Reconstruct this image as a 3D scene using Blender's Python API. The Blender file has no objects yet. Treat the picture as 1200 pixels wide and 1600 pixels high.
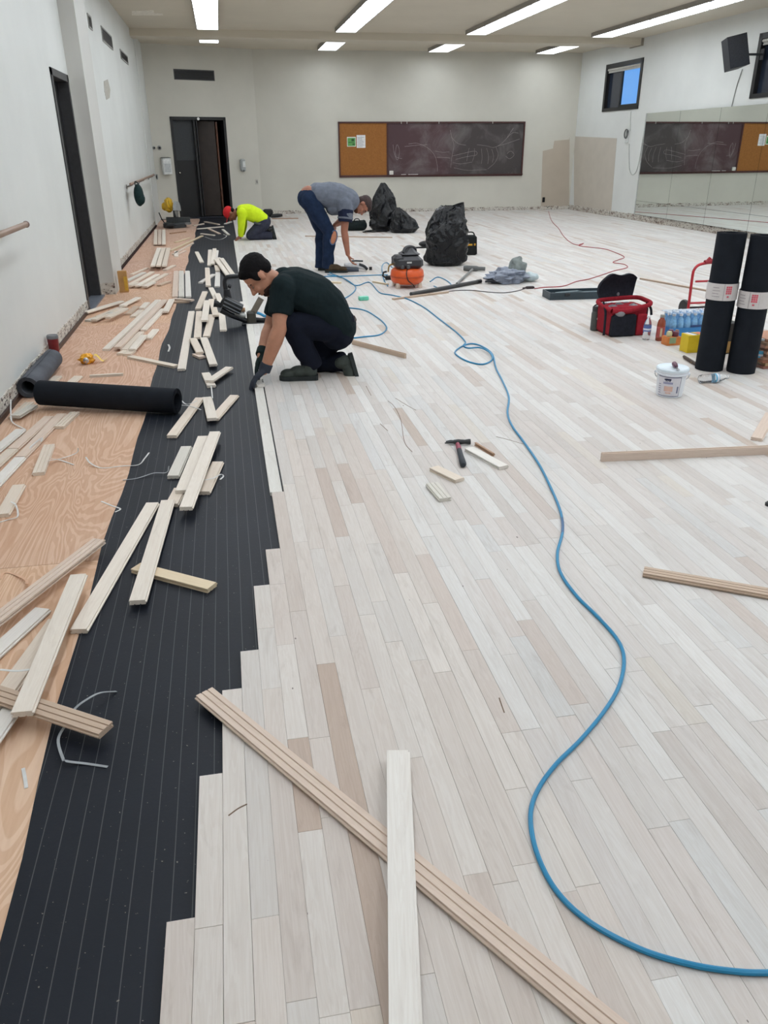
import bpy, bmesh, math, random
from mathutils import Vector, Matrix, Quaternion, noise as mnoise

# ------------------------------------------------------------------ camera, sky, exposure
S = bpy.context.scene
COL = S.collection
R90 = math.pi / 2
FPX, PITCH, YAW, ROLL, CAM_H = 1222.0, math.radians(24.99), math.radians(10.652), math.radians(-0.307), 1.5
_cp, _sp, _cy, _sy = math.cos(PITCH), math.sin(PITCH), math.cos(YAW), math.sin(YAW)
_F = Vector((_sy * _cp, _cy * _cp, -_sp))
_r = Vector((_cy, -_sy, 0)); _u = _r.cross(_F)
_c, _s = math.cos(ROLL), math.sin(ROLL)
_R = _r * _c + _u * _s
_U = _u * _c - _r * _s
_C = Vector((0, 0, CAM_H))
cam_data = bpy.data.cameras.new('camera')
cam_data.sensor_fit = 'VERTICAL'; cam_data.sensor_height = 36; cam_data.lens = FPX / 1600 * 36
cam_data.clip_start = 0.05; cam_data.clip_end = 200
cam = bpy.data.objects.new('camera', cam_data); COL.objects.link(cam)
cam.matrix_world = Matrix((( _R.x, _U.x, -_F.x, _C.x), (_R.y, _U.y, -_F.y, _C.y), (_R.z, _U.z, -_F.z, _C.z), (0, 0, 0, 1)))
S.camera = cam

world = bpy.data.worlds.new('sky'); S.world = world; world.use_nodes = True
_n = world.node_tree.nodes; _bg = _n['Background']
_bg.inputs['Color'].default_value = (0.13, 0.43, 1.0, 1); _bg.inputs['Strength'].default_value = 0.9
LAMP_STRENGTH = 8.0
LAMP_COLOR = (0.87, 0.935, 1.0)
S.view_settings.view_transform = 'Standard'; S.view_settings.look = 'None'
S.view_settings.gamma = 1.0; S.view_settings.use_curve_mapping = False
S.view_settings.exposure = 0.08

# ------------------------------------------------------------------ where things stand (pixel -> point on a plane of the room)
def ray(x, y): return _F + _R * ((x - 600) / FPX) - _U * ((y - 800) / FPX)
def G(x, y, z=0.0):
    d = ray(x, y); return _C + d * ((z - CAM_H) / d.z)
def onY(x, y, Y):
    d = ray(x, y); return _C + d * (Y / d.y)
def onX(x, y, X):
    d = ray(x, y); return _C + d * (X / d.x)
def proj(p):
    v = Vector(p) - _C; z = v.dot(_F)
    return 600 + FPX * v.dot(_R) / max(z, 1e-6), 800 - FPX * v.dot(_U) / max(z, 1e-6), z
rnd = random.Random(7)
ZPLY, ZPAPER = -0.020, -0.0185

# ------------------------------------------------------------------ object helpers
def link(o, parent=None):
    COL.objects.link(o)
    if parent is not None: o.parent = parent
    return o
def tag(o, label=None, cat=None, group=None, kind=None):
    if label: o['label'] = label
    if cat: o['category'] = cat
    if group: o['group'] = group
    if kind: o['kind'] = kind
    return o
def empty(name, loc=(0, 0, 0), rz=0.0, label=None, cat=None, group=None, kind=None):
    o = bpy.data.objects.new(name, None); o.empty_display_size = 0.1
    o.location = loc; o.rotation_euler = (0, 0, rz)
    link(o); return tag(o, label, cat, group, kind)
def V(*a): return Vector(a)
def frame_from_z(z):
    z = Vector(z).normalized(); a = Vector((1, 0, 0)) if abs(z.x) < 0.9 else Vector((0, 1, 0))
    x = a.cross(z).normalized(); return x, z.cross(x), z
class MB:
    """collects shapes, then links them as ONE mesh object"""
    def __init__(s): s.v = []; s.f = []
    def add(s, vs, fs):
        b = len(s.v); s.v += [Vector(v) for v in vs]; s.f += [tuple(i + b for i in f) for f in fs]; return s
    def box(s, c, d, rz=0.0, m=None):
        x, y, z = d[0] / 2, d[1] / 2, d[2] / 2
        vs = [Vector((i * x, j * y, k * z)) for i in (-1, 1) for j in (-1, 1) for k in (-1, 1)]
        M = m if m is not None else Matrix.Rotation(rz, 3, 'Z')
        vs = [M @ v + Vector(c) for v in vs]
        return s.add(vs, [(0, 1, 3, 2), (4, 6, 7, 5), (0, 4, 5, 1), (2, 3, 7, 6), (0, 2, 6, 4), (1, 5, 7, 3)])
    def bx(s, x0, x1, y0, y1, z0, z1): return s.box(((x0 + x1) / 2, (y0 + y1) / 2, (z0 + z1) / 2), (x1 - x0, y1 - y0, z1 - z0))
    def cbox(s, c, d, b, rz=0.0, m=None, top=None):
        """box with chamfered edges; top = (sx, sy) scales the upper end"""
        x, y, z = d[0] / 2, d[1] / 2, d[2] / 2; b = min(b, x * .9, y * .9, z * .9)
        M = m if m is not None else Matrix.Rotation(rz, 3, 'Z')
        rings = []
        for zz, ins in ((-z, b), (-z + b, 0), (z - b, 0), (z, b)):
            k = top if (top and zz > 0) else (1, 1)
            X, Y = x * k[0] - ins, y * k[1] - ins; q = b * .8
            rings.append([(-X + q, -Y), (X - q, -Y), (X, -Y + q), (X, Y - q), (X - q, Y), (-X + q, Y), (-X, Y - q), (-X, -Y + q)])
        zs = (-z, -z + b, z - b, z)
        vs = [M @ Vector((p[0], p[1], zs[i])) + Vector(c) for i, r in enumerate(rings) for p in r]
        fs = [tuple(range(7, -1, -1)), tuple(range(24, 32))]
        for i in range(3):
            for j in range(8): k = (j + 1) % 8; fs.append((i * 8 + j, i * 8 + k, i * 8 + 8 + k, i * 8 + 8 + j))
        return s.add(vs, fs)
    def cyl(s, p0, p1, r0, r1=None, n=16, caps=True):
        r1 = r0 if r1 is None else r1; p0, p1 = Vector(p0), Vector(p1)
        x, y, z = frame_from_z(p1 - p0); vs = []
        for p, r in ((p0, r0), (p1, r1)):
            for i in range(n): a = 2 * math.pi * i / n; vs.append(p + (x * math.cos(a) + y * math.sin(a)) * r)
        fs = [(i, (i + 1) % n, n + (i + 1) % n, n + i) for i in range(n)]
        if caps: fs += [tuple(range(n - 1, -1, -1)), tuple(range(n, 2 * n))]
        return s.add(vs, fs)
    def tube(s, pts, r, n=8, caps=True, closed=False):
        pts = [Vector(p) for p in pts]; N = len(pts); rr = r if isinstance(r, (list, tuple)) else [r] * N
        t0 = (pts[1] - pts[0]).normalized(); x, y, _ = frame_from_z(t0); vs = []; prev = t0
        for i, p in enumerate(pts):
            a = pts[i + 1] if i + 1 < N else pts[i]; b = pts[i - 1] if i else pts[i]
            t = (a - b).normalized() if (a - b).length > 1e-9 else prev
            q = prev.rotation_difference(t); x = q @ x; y = q @ y; prev = t
            for k in range(n): an = 2 * math.pi * k / n; vs.append(p + (x * math.cos(an) + y * math.sin(an)) * rr[i])
        fs = [(i * n + k, i * n + (k + 1) % n, (i + 1) * n + (k + 1) % n, (i + 1) * n + k) for i in range(N - 1) for k in range(n)]
        if caps: fs += [tuple(range(n - 1, -1, -1)), tuple(range((N - 1) * n, N * n))]
        return s.add(vs, fs)
    def lathe(s, prof, c=(0, 0, 0), n=24, m=None, caps=True):
        M = m if m is not None else Matrix.Identity(3); vs = []
        for r, z in prof:
            for i in range(n): a = 2 * math.pi * i / n; vs.append(M @ Vector((r * math.cos(a), r * math.sin(a), z)) + Vector(c))
        N = len(prof)
        fs = [(i * n + k, i * n + (k + 1) % n, (i + 1) * n + (k + 1) % n, (i + 1) * n + k) for i in range(N - 1) for k in range(n)]
        if caps: fs += [tuple(range(n - 1, -1, -1)), tuple(range((N - 1) * n, N * n))]
        return s.add(vs, fs)
    def prism(s, poly, m, depth):
        """poly in local xy, extruded along local z by depth; m is a 4x4"""
        n = len(poly); vs = [m @ Vector((p[0], p[1], 0)) for p in poly] + [m @ Vector((p[0], p[1], depth)) for p in poly]
        fs = [tuple(range(n - 1, -1, -1)), tuple(range(n, 2 * n))] + [(i, (i + 1) % n, n + (i + 1) % n, n + i) for i in range(n)]
        return s.add(vs, fs)
    def ell(s, c, r, m=None, n=16, k=10):
        M = m if m is not None else Matrix.Identity(3); vs = [M @ Vector((0, 0, -r[2])) + Vector(c)]
        for i in range(1, k):
            t = math.pi * i / k - R90
            for j in range(n):
                a = 2 * math.pi * j / n
                vs.append(M @ Vector((r[0] * math.cos(t) * math.cos(a), r[1] * math.cos(t) * math.sin(a), r[2] * math.sin(t))) + Vector(c))
        vs.append(M @ Vector((0, 0, r[2])) + Vector(c)); L = len(vs) - 1
        fs = [(0, 1 + (j + 1) % n, 1 + j) for j in range(n)]
        for i in range(k - 2):
            for j in range(n): a = 1 + i * n + j; b = 1 + i * n + (j + 1) % n; fs.append((a, b, b + n, a + n))
        fs += [(1 + (k - 2) * n + j, 1 + (k - 2) * n + (j + 1) % n, L) for j in range(n)]
        return s.add(vs, fs)
    def cap(s, p0, r0, p1, r1, n=14):
        """tapered capsule"""
        p0, p1 = Vector(p0), Vector(p1); x, y, z = frame_from_z(p1 - p0); Ln = (p1 - p0).length; prof = []
        for i in range(0, 5): a = -R90 + (R90) * i / 4; prof.append((max(r0 * math.cos(a), r0 * .02), r0 * math.sin(a)))
        for i in range(0, 5): a = R90 * i / 4; prof.append((max(r1 * math.cos(a), r1 * .02), Ln + r1 * math.sin(a)))
        M = Matrix((x, y, z)).transposed()
        return s.lathe(prof, p0, n, M)
    def grid(s, fn, nu, nv, closed_u=False):
        vs = [fn(i / (nu - (0 if closed_u else 1)), j / (nv - 1)) for j in range(nv) for i in range(nu)]
        fs = []
        for j in range(nv - 1):
            for i in range(nu if closed_u else nu - 1):
                k = (i + 1) % nu; fs.append((j * nu + i, j * nu + k, (j + 1) * nu + k, (j + 1) * nu + i))
        return s.add(vs, fs)
    def build(s, name, mat=None, parent=None, smooth=False, loc=None, rot=None, col=None):
        me = bpy.data.meshes.new(name); me.from_pydata([v[:] for v in s.v], [], s.f); me.update()
        bm = bmesh.new(); bm.from_mesh(me); bmesh.ops.recalc_face_normals(bm, faces=bm.faces); bm.to_mesh(me); bm.free()
        if mat is not None: me.materials.append(mat)
        if smooth:
            me.polygons.foreach_set('use_smooth', [True] * len(me.polygons))
            me.set_sharp_from_angle(angle=math.radians(smooth if smooth is not True else 40))
        if col is not None: set_col(me, col)
        o = bpy.data.objects.new(name, me)
        if loc is not None: o.location = loc
        if rot is not None: o.rotation_euler = rot
        return link(o, parent)
def set_col(me, c):
    a = me.color_attributes.new('Col', 'FLOAT_COLOR', 'POINT'); n = len(me.vertices)
    a.data.foreach_set('color', (list(c[:3]) + [1.0]) * n)
def spline(pts, sub=8, closed=False):
    """Catmull-Rom through the points"""
    P = [Vector(p) for p in pts]; out = []
    for i in range(len(P) - 1):
        a = P[i - 1] if i else P[0] * 2 - P[1]; b, c = P[i], P[i + 1]; d = P[i + 2] if i + 2 < len(P) else P[-1] * 2 - P[-2]
        for k in range(sub):
            t = k / sub
            out.append(0.5 * ((2 * b) + (c - a) * t + (2 * a - 5 * b + 4 * c - d) * t * t + (3 * b - a - 3 * c + d) * t ** 3))
    out.append(P[-1]); return out
def text_obj(name, txt, size, m, mat, parent, depth=0.0006):
    cu = bpy.data.curves.new(name, 'FONT'); cu.body = txt; cu.size = size; cu.extrude = depth; cu.align_x = 'CENTER'; cu.align_y = 'CENTER'; cu.resolution_u = 2
    t = bpy.data.objects.new('tmp', cu); COL.objects.link(t)
    me = bpy.data.meshes.new_from_object(t.evaluated_get(bpy.context.evaluated_depsgraph_get()))
    bpy.data.objects.remove(t); bpy.data.curves.remove(cu); me.transform(m); me.name = name; me.materials.clear(); me.materials.append(mat)
    return link(bpy.data.objects.new(name, me), parent)

# ------------------------------------------------------------------ materials
def srgb(r, g, b):
    f = lambda c: (c / 255 / 12.92) if c / 255 <= .04045 else ((c / 255 + .055) / 1.055) ** 2.4
    return (f(r), f(g), f(b), 1)
class NT:
    def __init__(s, name):
        s.m = bpy.data.materials.new(name); s.m.use_nodes = True; s.t = s.m.node_tree; s.b = s.t.nodes['Principled BSDF']
    def n(s, typ, **k):
        o = s.t.nodes.new('ShaderNode' + typ)
        for a, v in k.items():
            if hasattr(o, a): setattr(o, a, v)
        return o
    def l(s, a, b): s.t.links.new(a, b)
    def set(s, **k):
        for a, v in k.items(): s.b.inputs[a.replace('_', ' ')].default_value = v
        return s
    def pos(s, kind='obj', scale=(1, 1, 1)):
        if kind == 'world': src = s.n('NewGeometry').outputs['Position']
        else: src = s.n('TexCoord').outputs['Object']
        mp = s.n('Mapping'); mp.inputs['Scale'].default_value = scale; s.l(src, mp.inputs['Vector']); return mp.outputs['Vector']
    def noise(s, vec, scale=5, detail=3, rough=.5, dist=0):
        o = s.n('TexNoise'); o.inputs['Scale'].default_value = scale; o.inputs['Detail'].default_value = detail
        o.inputs['Roughness'].default_value = rough; o.inputs['Distortion'].default_value = dist
        s.l(vec, o.inputs['Vector']); return o.outputs['Fac']
    def ramp(s, fac, stops):
        o = s.n('ValToRGB'); cr = o.color_ramp
        while len(cr.elements) < len(stops): cr.elements.new(0.5)
        for e, (p, c) in zip(cr.elements, stops): e.position = p; e.color = c if len(c) == 4 else (*c, 1)
        s.l(fac, o.inputs['Fac']); return o.outputs['Color']
    def mix(s, fac, a, b, mode='MIX'):
        o = s.n('Mix', data_type='RGBA', blend_type=mode)
        for sock, v in ((o.inputs[0], fac), (o.inputs[6], a), (o.inputs[7], b)):
            if hasattr(v, 'links'): s.l(v, sock)
            else: sock.default_value = v
        return o.outputs[2]
    def math(s, op, a, b=0.0):
        o = s.n('Math', operation=op)
        for sock, v in ((o.inputs[0], a), (o.inputs[1], b)):
            if hasattr(v, 'links'): s.l(v, sock)
            else: sock.default_value = v
        return o.outputs[0]
    def color(s, c):
        if hasattr(c, 'links'): s.l(c, s.b.inputs['Base Color'])
        else: s.b.inputs['Base Color'].default_value = c
        return s
    def bump(s, h, strength=.2, dist=.01):
        o = s.n('Bump'); o.inputs['Strength'].default_value = strength; o.inputs['Distance'].default_value = dist
        s.l(h, o.inputs['Height']); s.l(o.outputs['Normal'], s.b.inputs['Normal']); return s
def plain(name, c, rough=.5, metal=0.0, var=.12, scale=25, bump=0.0, bscale=None, spec=None):
    t = NT(name); spec = .18 if spec is None and rough >= .75 else spec; v = t.pos('obj'); f = t.noise(v, scale, 4)
    d = tuple(x * (1 - var) for x in c[:3]) + (1,); e = tuple(min(1, x * (1 + var)) for x in c[:3]) + (1,)
    t.color(t.ramp(f, [(.3, d), (.7, e)])); t.set(Roughness=rough, Metallic=metal)
    if spec is not None: t.b.inputs['Specular IOR Level'].default_value = spec
    if bump: t.bump(t.noise(v, bscale or scale * 2, 4), bump)
    return t.m
def wood_mat(name, base=None, contrast=1.0, speck=True):
    """maple: colour from the board's own tint, grain along the board (object X for loose boards, world Y for laid ones)"""
    t = NT(name); att = t.n('Attribute', attribute_name='Col')
    if base == 'laid':
        src = t.n('NewGeometry').outputs['Position']; sc = (22, 1.3, 22); sc2 = (160, 5, 160)
    else:
        src = t.n('TexCoord').outputs['Object']; sc = (1.3, 22, 22); sc2 = (5, 160, 160)
    sh = t.n('VectorMath', operation='MULTIPLY_ADD'); t.l(att.outputs['Color'], sh.inputs[0]); sh.inputs[1].default_value = (37, 53, 71); t.l(src, sh.inputs[2])
    m1 = t.n('Mapping'); m1.inputs['Scale'].default_value = sc; t.l(sh.outputs[0], m1.inputs['Vector'])
    m2 = t.n('Mapping'); m2.inputs['Scale'].default_value = sc2; t.l(sh.outputs[0], m2.inputs['Vector'])
    cath = t.noise(m1.outputs['Vector'], 1.0, 3, .55, 1.6)
    wv = t.math('SINE', t.math('MULTIPLY', cath, 42.0)); wv = t.math('MULTIPLY_ADD', wv, .5); 
    fine = t.noise(m2.outputs['Vector'], 1.0, 4, .6)
    col = att.outputs['Color']
    g = t.ramp(cath, [(.25, (.93, .912, .90)), (.5, (1, 1, 1)), (.8, (.955, .94, .93))])
    col = t.mix(.6 * contrast, col, g, 'MULTIPLY')
    rings = t.ramp(t.math('SINE', t.math('MULTIPLY', cath, 60.0)), [(.0, (.90, .87, .85)), (.3, (1, 1, 1)), (1, (1, 1, 1))])
    col = t.mix(.35 * contrast, col, rings, 'MULTIPLY')
    f2 = t.ramp(fine, [(.3, (.90, .88, .86)), (.6, (1, 1, 1))])
    col = t.mix(.55 * contrast, col, f2, 'MULTIPLY')
    m3 = t.n('Mapping'); m3.inputs['Scale'].default_value = (26, 4.2, 26) if base == 'laid' else (4.2, 26, 26); t.l(sh.outputs[0], m3.inputs['Vector'])
    smu = t.noise(m3.outputs['Vector'], 1.0, 5, .62, .8)
    col = t.mix(.62 * contrast, col, t.ramp(smu, [(.26, (.80, .775, .76)), (.44, (1, 1, 1)), (.62, (1, 1, 1)), (.80, (.90, .85, .83))]), 'MULTIPLY')
    if base == 'laid':
        pz = t.noise(t.pos('world', (1.0, .7, 1)), 1.3, 4, .6); col = t.mix(.5, col, t.ramp(pz, [(.30, (.91, .90, .895)), (.55, (1, 1, 1))]), 'MULTIPLY')
    if speck:
        vo = t.n('TexVoronoi'); vo.inputs['Scale'].default_value = 15.0; mp = t.n('Mapping'); mp.inputs['Scale'].default_value = (1, .55, 1) if base == 'laid' else (.55, 1, 1)
        t.l(sh.outputs[0], mp.inputs['Vector']); t.l(mp.outputs['Vector'], vo.inputs['Vector'])
        sx = t.n('SeparateColor'); t.l(vo.outputs['Color'], sx.inputs[0])
        on = t.math('GREATER_THAN', sx.outputs[0], .66)
        sz = t.math('MULTIPLY', t.math('POWER', sx.outputs[1], 3.0), .07)
        dot = t.math('MULTIPLY', t.math('LESS_THAN', vo.outputs['Distance'], sz), on)
        col = t.mix(t.math('MULTIPLY', dot, .75), col, (.10, .075, .06, 1))
    t.color(col); t.set(Roughness=.55); t.b.inputs['Specular IOR Level'].default_value = .35
    t.bump(fine, .06, .002)
    return t.m
M_LAID = wood_mat('maple_laid', 'laid')
M_LOOSE = wood_mat('maple_loose', None, .85, False)
# ------------------------------------------------------------------ the room
def wall_mat(name, c, blot=.05):
    t = NT(name); v = t.pos('world'); a = t.noise(v, .9, 4, .6); b = t.noise(v, 45, 3)
    d = tuple(x * (1 - blot) for x in c[:3]); e = tuple(min(1, x * (1 + blot)) for x in c[:3])
    col = t.ramp(a, [(.3, d), (.7, e)])
    sc = t.noise(t.pos('world', (6, 6, 1.2)), 1.6, 5, .7)
    col = t.mix(t.math('MULTIPLY', t.math('GREATER_THAN', sc, .70), .10), col, (.35, .33, .30, 1))
    t.color(col); t.set(Roughness=.55); t.bump(b, .05, .004); return t.m
M_WALL = wall_mat('painted_wall', srgb(219, 221, 218))
M_WALLB = wall_mat('painted_back_wall', srgb(206, 203, 192))
M_CEIL = wall_mat('ceiling_paint', srgb(206, 197, 180), .04)
M_BLACKWOOD = plain('black_painted_wood', srgb(22, 22, 24), .45, 0, .25, 12)
M_DARKBROWN = plain('dark_brown_wood', srgb(54, 34, 28), .4, 0, .25, 8)
M_DARK = plain('dark_steel', srgb(38, 38, 40), .4, .6, .15)
M_CONC = plain('subfloor_slab', srgb(110, 104, 96), .9)

def struct(name, mb, m, parent=None):
    o = mb.build(name, m, parent)
    if parent is None: o['kind'] = 'structure'
    return o
XL, XLF = -1.475, -1.50
YB0, YE = -4.0, 21.15
ZC = 3.575
# floor: slab, plywood sheets, felt paper, laid maple
floor = struct('floor', MB().bx(-3.2, 12.5, YB0 - .2, 24.6, -.24, -.040), M_CONC)
def ply_mat():
    t = NT('plywood_face'); att = t.n('Attribute', attribute_name='Col')
    v = t.pos('world', (1, 1, 1))
    sh = t.n('VectorMath', operation='MULTIPLY_ADD'); t.l(att.outputs['Color'], sh.inputs[0]); sh.inputs[1].default_value = (31, 57, 13); t.l(v, sh.inputs[2])
    m = t.n('Mapping'); m.inputs['Scale'].default_value = (4.2, .8, 1); t.l(sh.outputs[0], m.inputs['Vector'])
    n = t.noise(m.outputs['Vector'], 1.0, 3, .45, .7)
    rings = t.math('SINE', t.math('MULTIPLY', n, 150.0))
    col = t.mix(.6, att.outputs['Color'], t.ramp(rings, [(0, (.80, .68, .58)), (.5, (1, 1, 1)), (1, (1.0, .99, .97))]), 'MULTIPLY')
    col = t.mix(.5, col, t.ramp(t.noise(t.pos('world', (70, 6, 1)), 1, 3), [(.35, (.88, .80, .74)), (.6, (1, 1, 1))]), 'MULTIPLY')
    big = t.noise(sh.outputs[0], 1.7, 3, .5); col = t.mix(.5, col, t.ramp(big, [(.3, (.90, .80, .72)), (.7, (1, 1, 1))]), 'MULTIPLY')
    vo = t.n('TexVoronoi'); vo.inputs['Scale'].default_value = 2.6; t.l(sh.outputs[0], vo.inputs['Vector']); sx = t.n('SeparateColor'); t.l(vo.outputs['Color'], sx.inputs[0])
    kn = t.math('MULTIPLY', t.math('LESS_THAN', vo.outputs['Distance'], t.math('MULTIPLY', sx.outputs[1], .055)), t.math('GREATER_THAN', sx.outputs[0], .35))
    col = t.mix(t.math('MULTIPLY', kn, .8), col, (.09, .05, .03, 1))
    t.color(col); t.set(Roughness=.7); t.bump(rings, .05, .003); return t.m
M_PLY = ply_mat()
ys = [YB0, -1.9, .55, 2.98, 5.42, 7.86, 10.3, 12.74, 15.2, 17.6, 20.4]
tints = [(222, 192, 168), (220, 190, 166), (226, 196, 170), (222, 190, 166), (220, 186, 164), (224, 190, 164), (210, 178, 160), (218, 186, 166), (212, 182, 164), (204, 178, 164)]
for i in range(10):
    for x0, x1 in ((-1.60, -.405), (-.402, .79)):
        c = srgb(*tints[i]); k = 1 + rnd.uniform(-.04, .04)
        MB().bx(x0, x1, ys[i] + .0015, ys[i + 1] - .0015, -.040, ZPLY).build('plywood_sheet', M_PLY, floor, col=[q * k for q in c[:3]])
MB().bx(.793, 10.2, YB0, 21.3, -.040, -.0205).build('plywood_underlay', plain('plywood_far', srgb(200, 165, 135), .8), floor)

# laid maple boards
PW, PX0 = 0.0595, -0.25
ENDS = {0: 1.215, 1: 1.64, 2: 1.995, 3: 2.19, 4: 2.61, 5: 2.90}
XWR = lambda y: 8.93 + (20.85 - y) * .0235
palette = [((214, 210, 206), 14), ((211, 206, 202), 12), ((217, 215, 212), 12), ((206, 200, 195), 6), ((210, 203, 198), 6), ((202, 192, 185), 2), ((213, 207, 199), 3), ((211, 210, 208), 6), ((194, 180, 169), 1), ((221, 219, 216), 4)]
pal = [c for c, w in palette for _ in range(w)]
def board_verts(x0, x1, y0, y1, zt, b=.0006):
    g = .00016 + .0004 * max(0.0, math.sin(x0 * 371 + y0 * 91)) ** 6
    x0 += g; x1 -= g; y0 += g; y1 -= g
    vs = [(x0, y0, -.0185), (x1, y0, -.0185), (x1, y1, -.0185), (x0, y1, -.0185), (x0, y0, zt - b), (x1, y0, zt - b), (x1, y1, zt - b), (x0, y1, zt - b),
          (x0 + b, y0 + b, zt), (x1 - b, y0 + b, zt), (x1 - b, y1 - b, zt), (x0 + b, y1 - b, zt)]
    fs = [(0, 1, 5, 4), (1, 2, 6, 5), (2, 3, 7, 6), (3, 0, 4, 7), (4, 5, 9, 8), (5, 6, 10, 9), (6, 7, 11, 10), (7, 4, 8, 11), (8, 9, 10, 11)]
    return vs, fs
boards = []
for k in range(0, 160):
    x0 = PX0 + k * PW; x1 = x0 + PW; y = YB0 + rnd.uniform(0, .5)
    yend = ENDS.get(k, 21.1)
    if k in (6,): yend = 15.1
    if k < 6: y = yend - rnd.uniform(.5, .8) * (7 - k) * 1.2 if k < 6 else y
    if k in (0, 1, 2, 3, 4, 5): y = YB0 + rnd.uniform(0, .5)
    cuts = [y]
    while cuts[-1] < yend - .28: cuts.append(min(yend, cuts[-1] + rnd.choice((.3, .45, .6, .75, .9, 1.1)) * rnd.uniform(.85, 1.15)))
    if yend - cuts[-1] < .2: cuts[-1] = yend
    else: cuts.append(yend)
    if k == 6: cuts = [c for c in cuts if c < 3.2] + [3.49, 4.05, 4.62, 5.16, 5.555] + [c for c in cuts if c > 5.9]
    for a, b in zip(cuts, cuts[1:]):
        xa, xb = x0, x1
        if b > 12 and x1 > XWR(b) + .0: continue
        if x1 > XWR(b): continue
        if k == 6 and a >= 3.48 and b < 5.6: xa -= .008; xb -= .008
        c = srgb(*rnd.choice(pal)); m = rnd.uniform(.965, 1.03); 
        c = [q * m for q in c[:3]]
        if k == 6 and a > 3.4: c = [q * m for q in srgb(222, 220, 214)[:3]]
        elif k < 16 and b < 4.5: c = [c[0] * .99, c[1] * .945, c[2] * .91]
        boards.append((xa, xb, a, b, rnd.uniform(-.0003, .0002), c))
def seen_area(b):
    pts = [proj((x, y, 0)) for x, y in ((b[0], b[2]), (b[1], b[2]), (b[1], b[3]), (b[0], b[3]))]
    if min(p[2] for p in pts) < .3: 
        ya = max(b[2], .75); pts = [proj((x, y, 0)) for x, y in ((b[0], ya), (b[1], ya), (b[1], b[3]), (b[0], b[3]))]
        if b[3] <= .8: return 0
    cx = [min(max(p[0], 0), 1200) for p in pts]; cyy = [min(max(p[1], 0), 1600) for p in pts]
    return abs(sum(cx[i] * cyy[(i + 1) % 4] - cx[(i + 1) % 4] * cyy[i] for i in range(4))) / 2
order = sorted(boards, key=seen_area, reverse=True)
for b in order[:300]:
    vs, fs = board_verts(b[0], b[1], b[2], b[3], b[4])
    cx, cyy = (b[0] + b[1]) / 2, (b[2] + b[3]) / 2
    MB().add([(v[0] - cx, v[1] - cyy, v[2]) for v in vs], fs).build('plank', M_LAID, floor, loc=(cx, cyy, 0), col=b[5])
vs_, fs_, cs_ = [], [], []
for b in order[300:]:
    vs, fs = board_verts(*b[:5]); o = len(vs_); vs_ += vs; fs_ += [tuple(i + o for i in f) for f in fs]; cs_ += [(*b[5], 1.0)] * len(vs)
me = bpy.data.meshes.new('planks_beyond'); me.from_pydata(vs_, [], fs_); me.update(); me.materials.append(M_LAID)
at = me.color_attributes.new('Col', 'FLOAT_COLOR', 'POINT'); at.data.foreach_set('color', [q for c in cs_ for q in c])
po = link(bpy.data.objects.new('laid_planks', me), floor); po['kind'] = 'stuff'; po['label'] = 'pale maple planks laid in rows, the farther part of the floor'

# felt paper strip
def paper_mat():
    t = NT('black_felt_paper'); v = t.pos('world'); n = t.noise(v, 60, 5, .7); big = t.noise(v, 1.2, 4, .6)
    col = t.ramp(big, [(.3, srgb(15, 20, 30)), (.7, srgb(23, 29, 40))])
    s = t.n('SeparateXYZ'); t.l(v, s.inputs[0])
    wob = t.math('MULTIPLY', t.math('SUBTRACT', t.noise(t.pos('world', (.4, .4, .4)), 2, 1), .5), .012)
    fx = t.math('FRACT', t.math('MULTIPLY', t.math('ADD', t.math('ADD', s.outputs[0], wob), 5.0), 1 / .0455))
    line = t.math('LESS_THAN', t.math('ABSOLUTE', t.math('SUBTRACT', fx, .5)), .024)
    col = t.mix(t.math('MULTIPLY', line, .13), col, srgb(190, 190, 190))
    sp = t.math('GREATER_THAN', t.noise(v, 120, 2, .5), .745); col = t.mix(t.math('MULTIPLY', sp, .5), col, srgb(160, 155, 145))
    t.color(col); t.set(Roughness=.52); t.b.inputs['Specular IOR Level'].default_value = .28; t.bump(n, .15, .003); return t.m
M_PAPER = paper_mat()
def paper_edge(y): return -.612 + .012 * math.sin(y * 1.7) + .008 * math.sin(y * 5.1 + 1)
pm = MB(); N = 90
for i in range(N + 1):
    y = YB0 + (20.6 - YB0) * i / N; e = paper_edge(y); lift = .0004 * (1 + math.sin(y * 7))
    pm.v += [Vector((e, y, ZPLY)), Vector((e, y, ZPAPER + lift)), Vector((-.2, y, ZPAPER)), Vector((.30, y, ZPAPER)), Vector((.30, y, ZPLY))]
for i in range(N):
    for j in range(5): a = i * 5 + j; b = i * 5 + (j + 1) % 5; pm.f.append((a, b, b + 5, a + 5))
tag(pm.build('felt_paper', M_PAPER), 'black felt underlayment strip with faint white lines running to the doorway', 'underlayment')

# walls
def wall_with_holes(a, b, z0, z1, t, holes):
    """wall from a to b (xy), thickness t to the left of a->b, holes = (s0, s1, z0, z1) along it"""
    a, b = Vector(a), Vector(b); L = (b - a).length; d = (b - a) / L; n = Vector((-d.y, d.x)); mb = MB()
    def piece(s0, s1, za, zb):
        if s1 - s0 < 1e-4 or zb - za < 1e-4: return
        q = [a + d * s0, a + d * s1, a + d * s1 + n * t, a + d * s0 + n * t]
        mb.add([(p.x, p.y, za) for p in q] + [(p.x, p.y, zb) for p in q], [(3, 2, 1, 0), (4, 5, 6, 7), (0, 1, 5, 4), (1, 2, 6, 5), (2, 3, 7, 6), (3, 0, 4, 7)])
    s = 0.0
    for h in sorted(holes):
        piece(s, h[0], z0, z1); piece(h[0], h[1], z0, h[2]); piece(h[0], h[1], h[3], z1); s = h[1]
    piece(s, L, z0, z1); return mb
Y_D1a, Y_D1b = 8.66, 9.56
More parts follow.
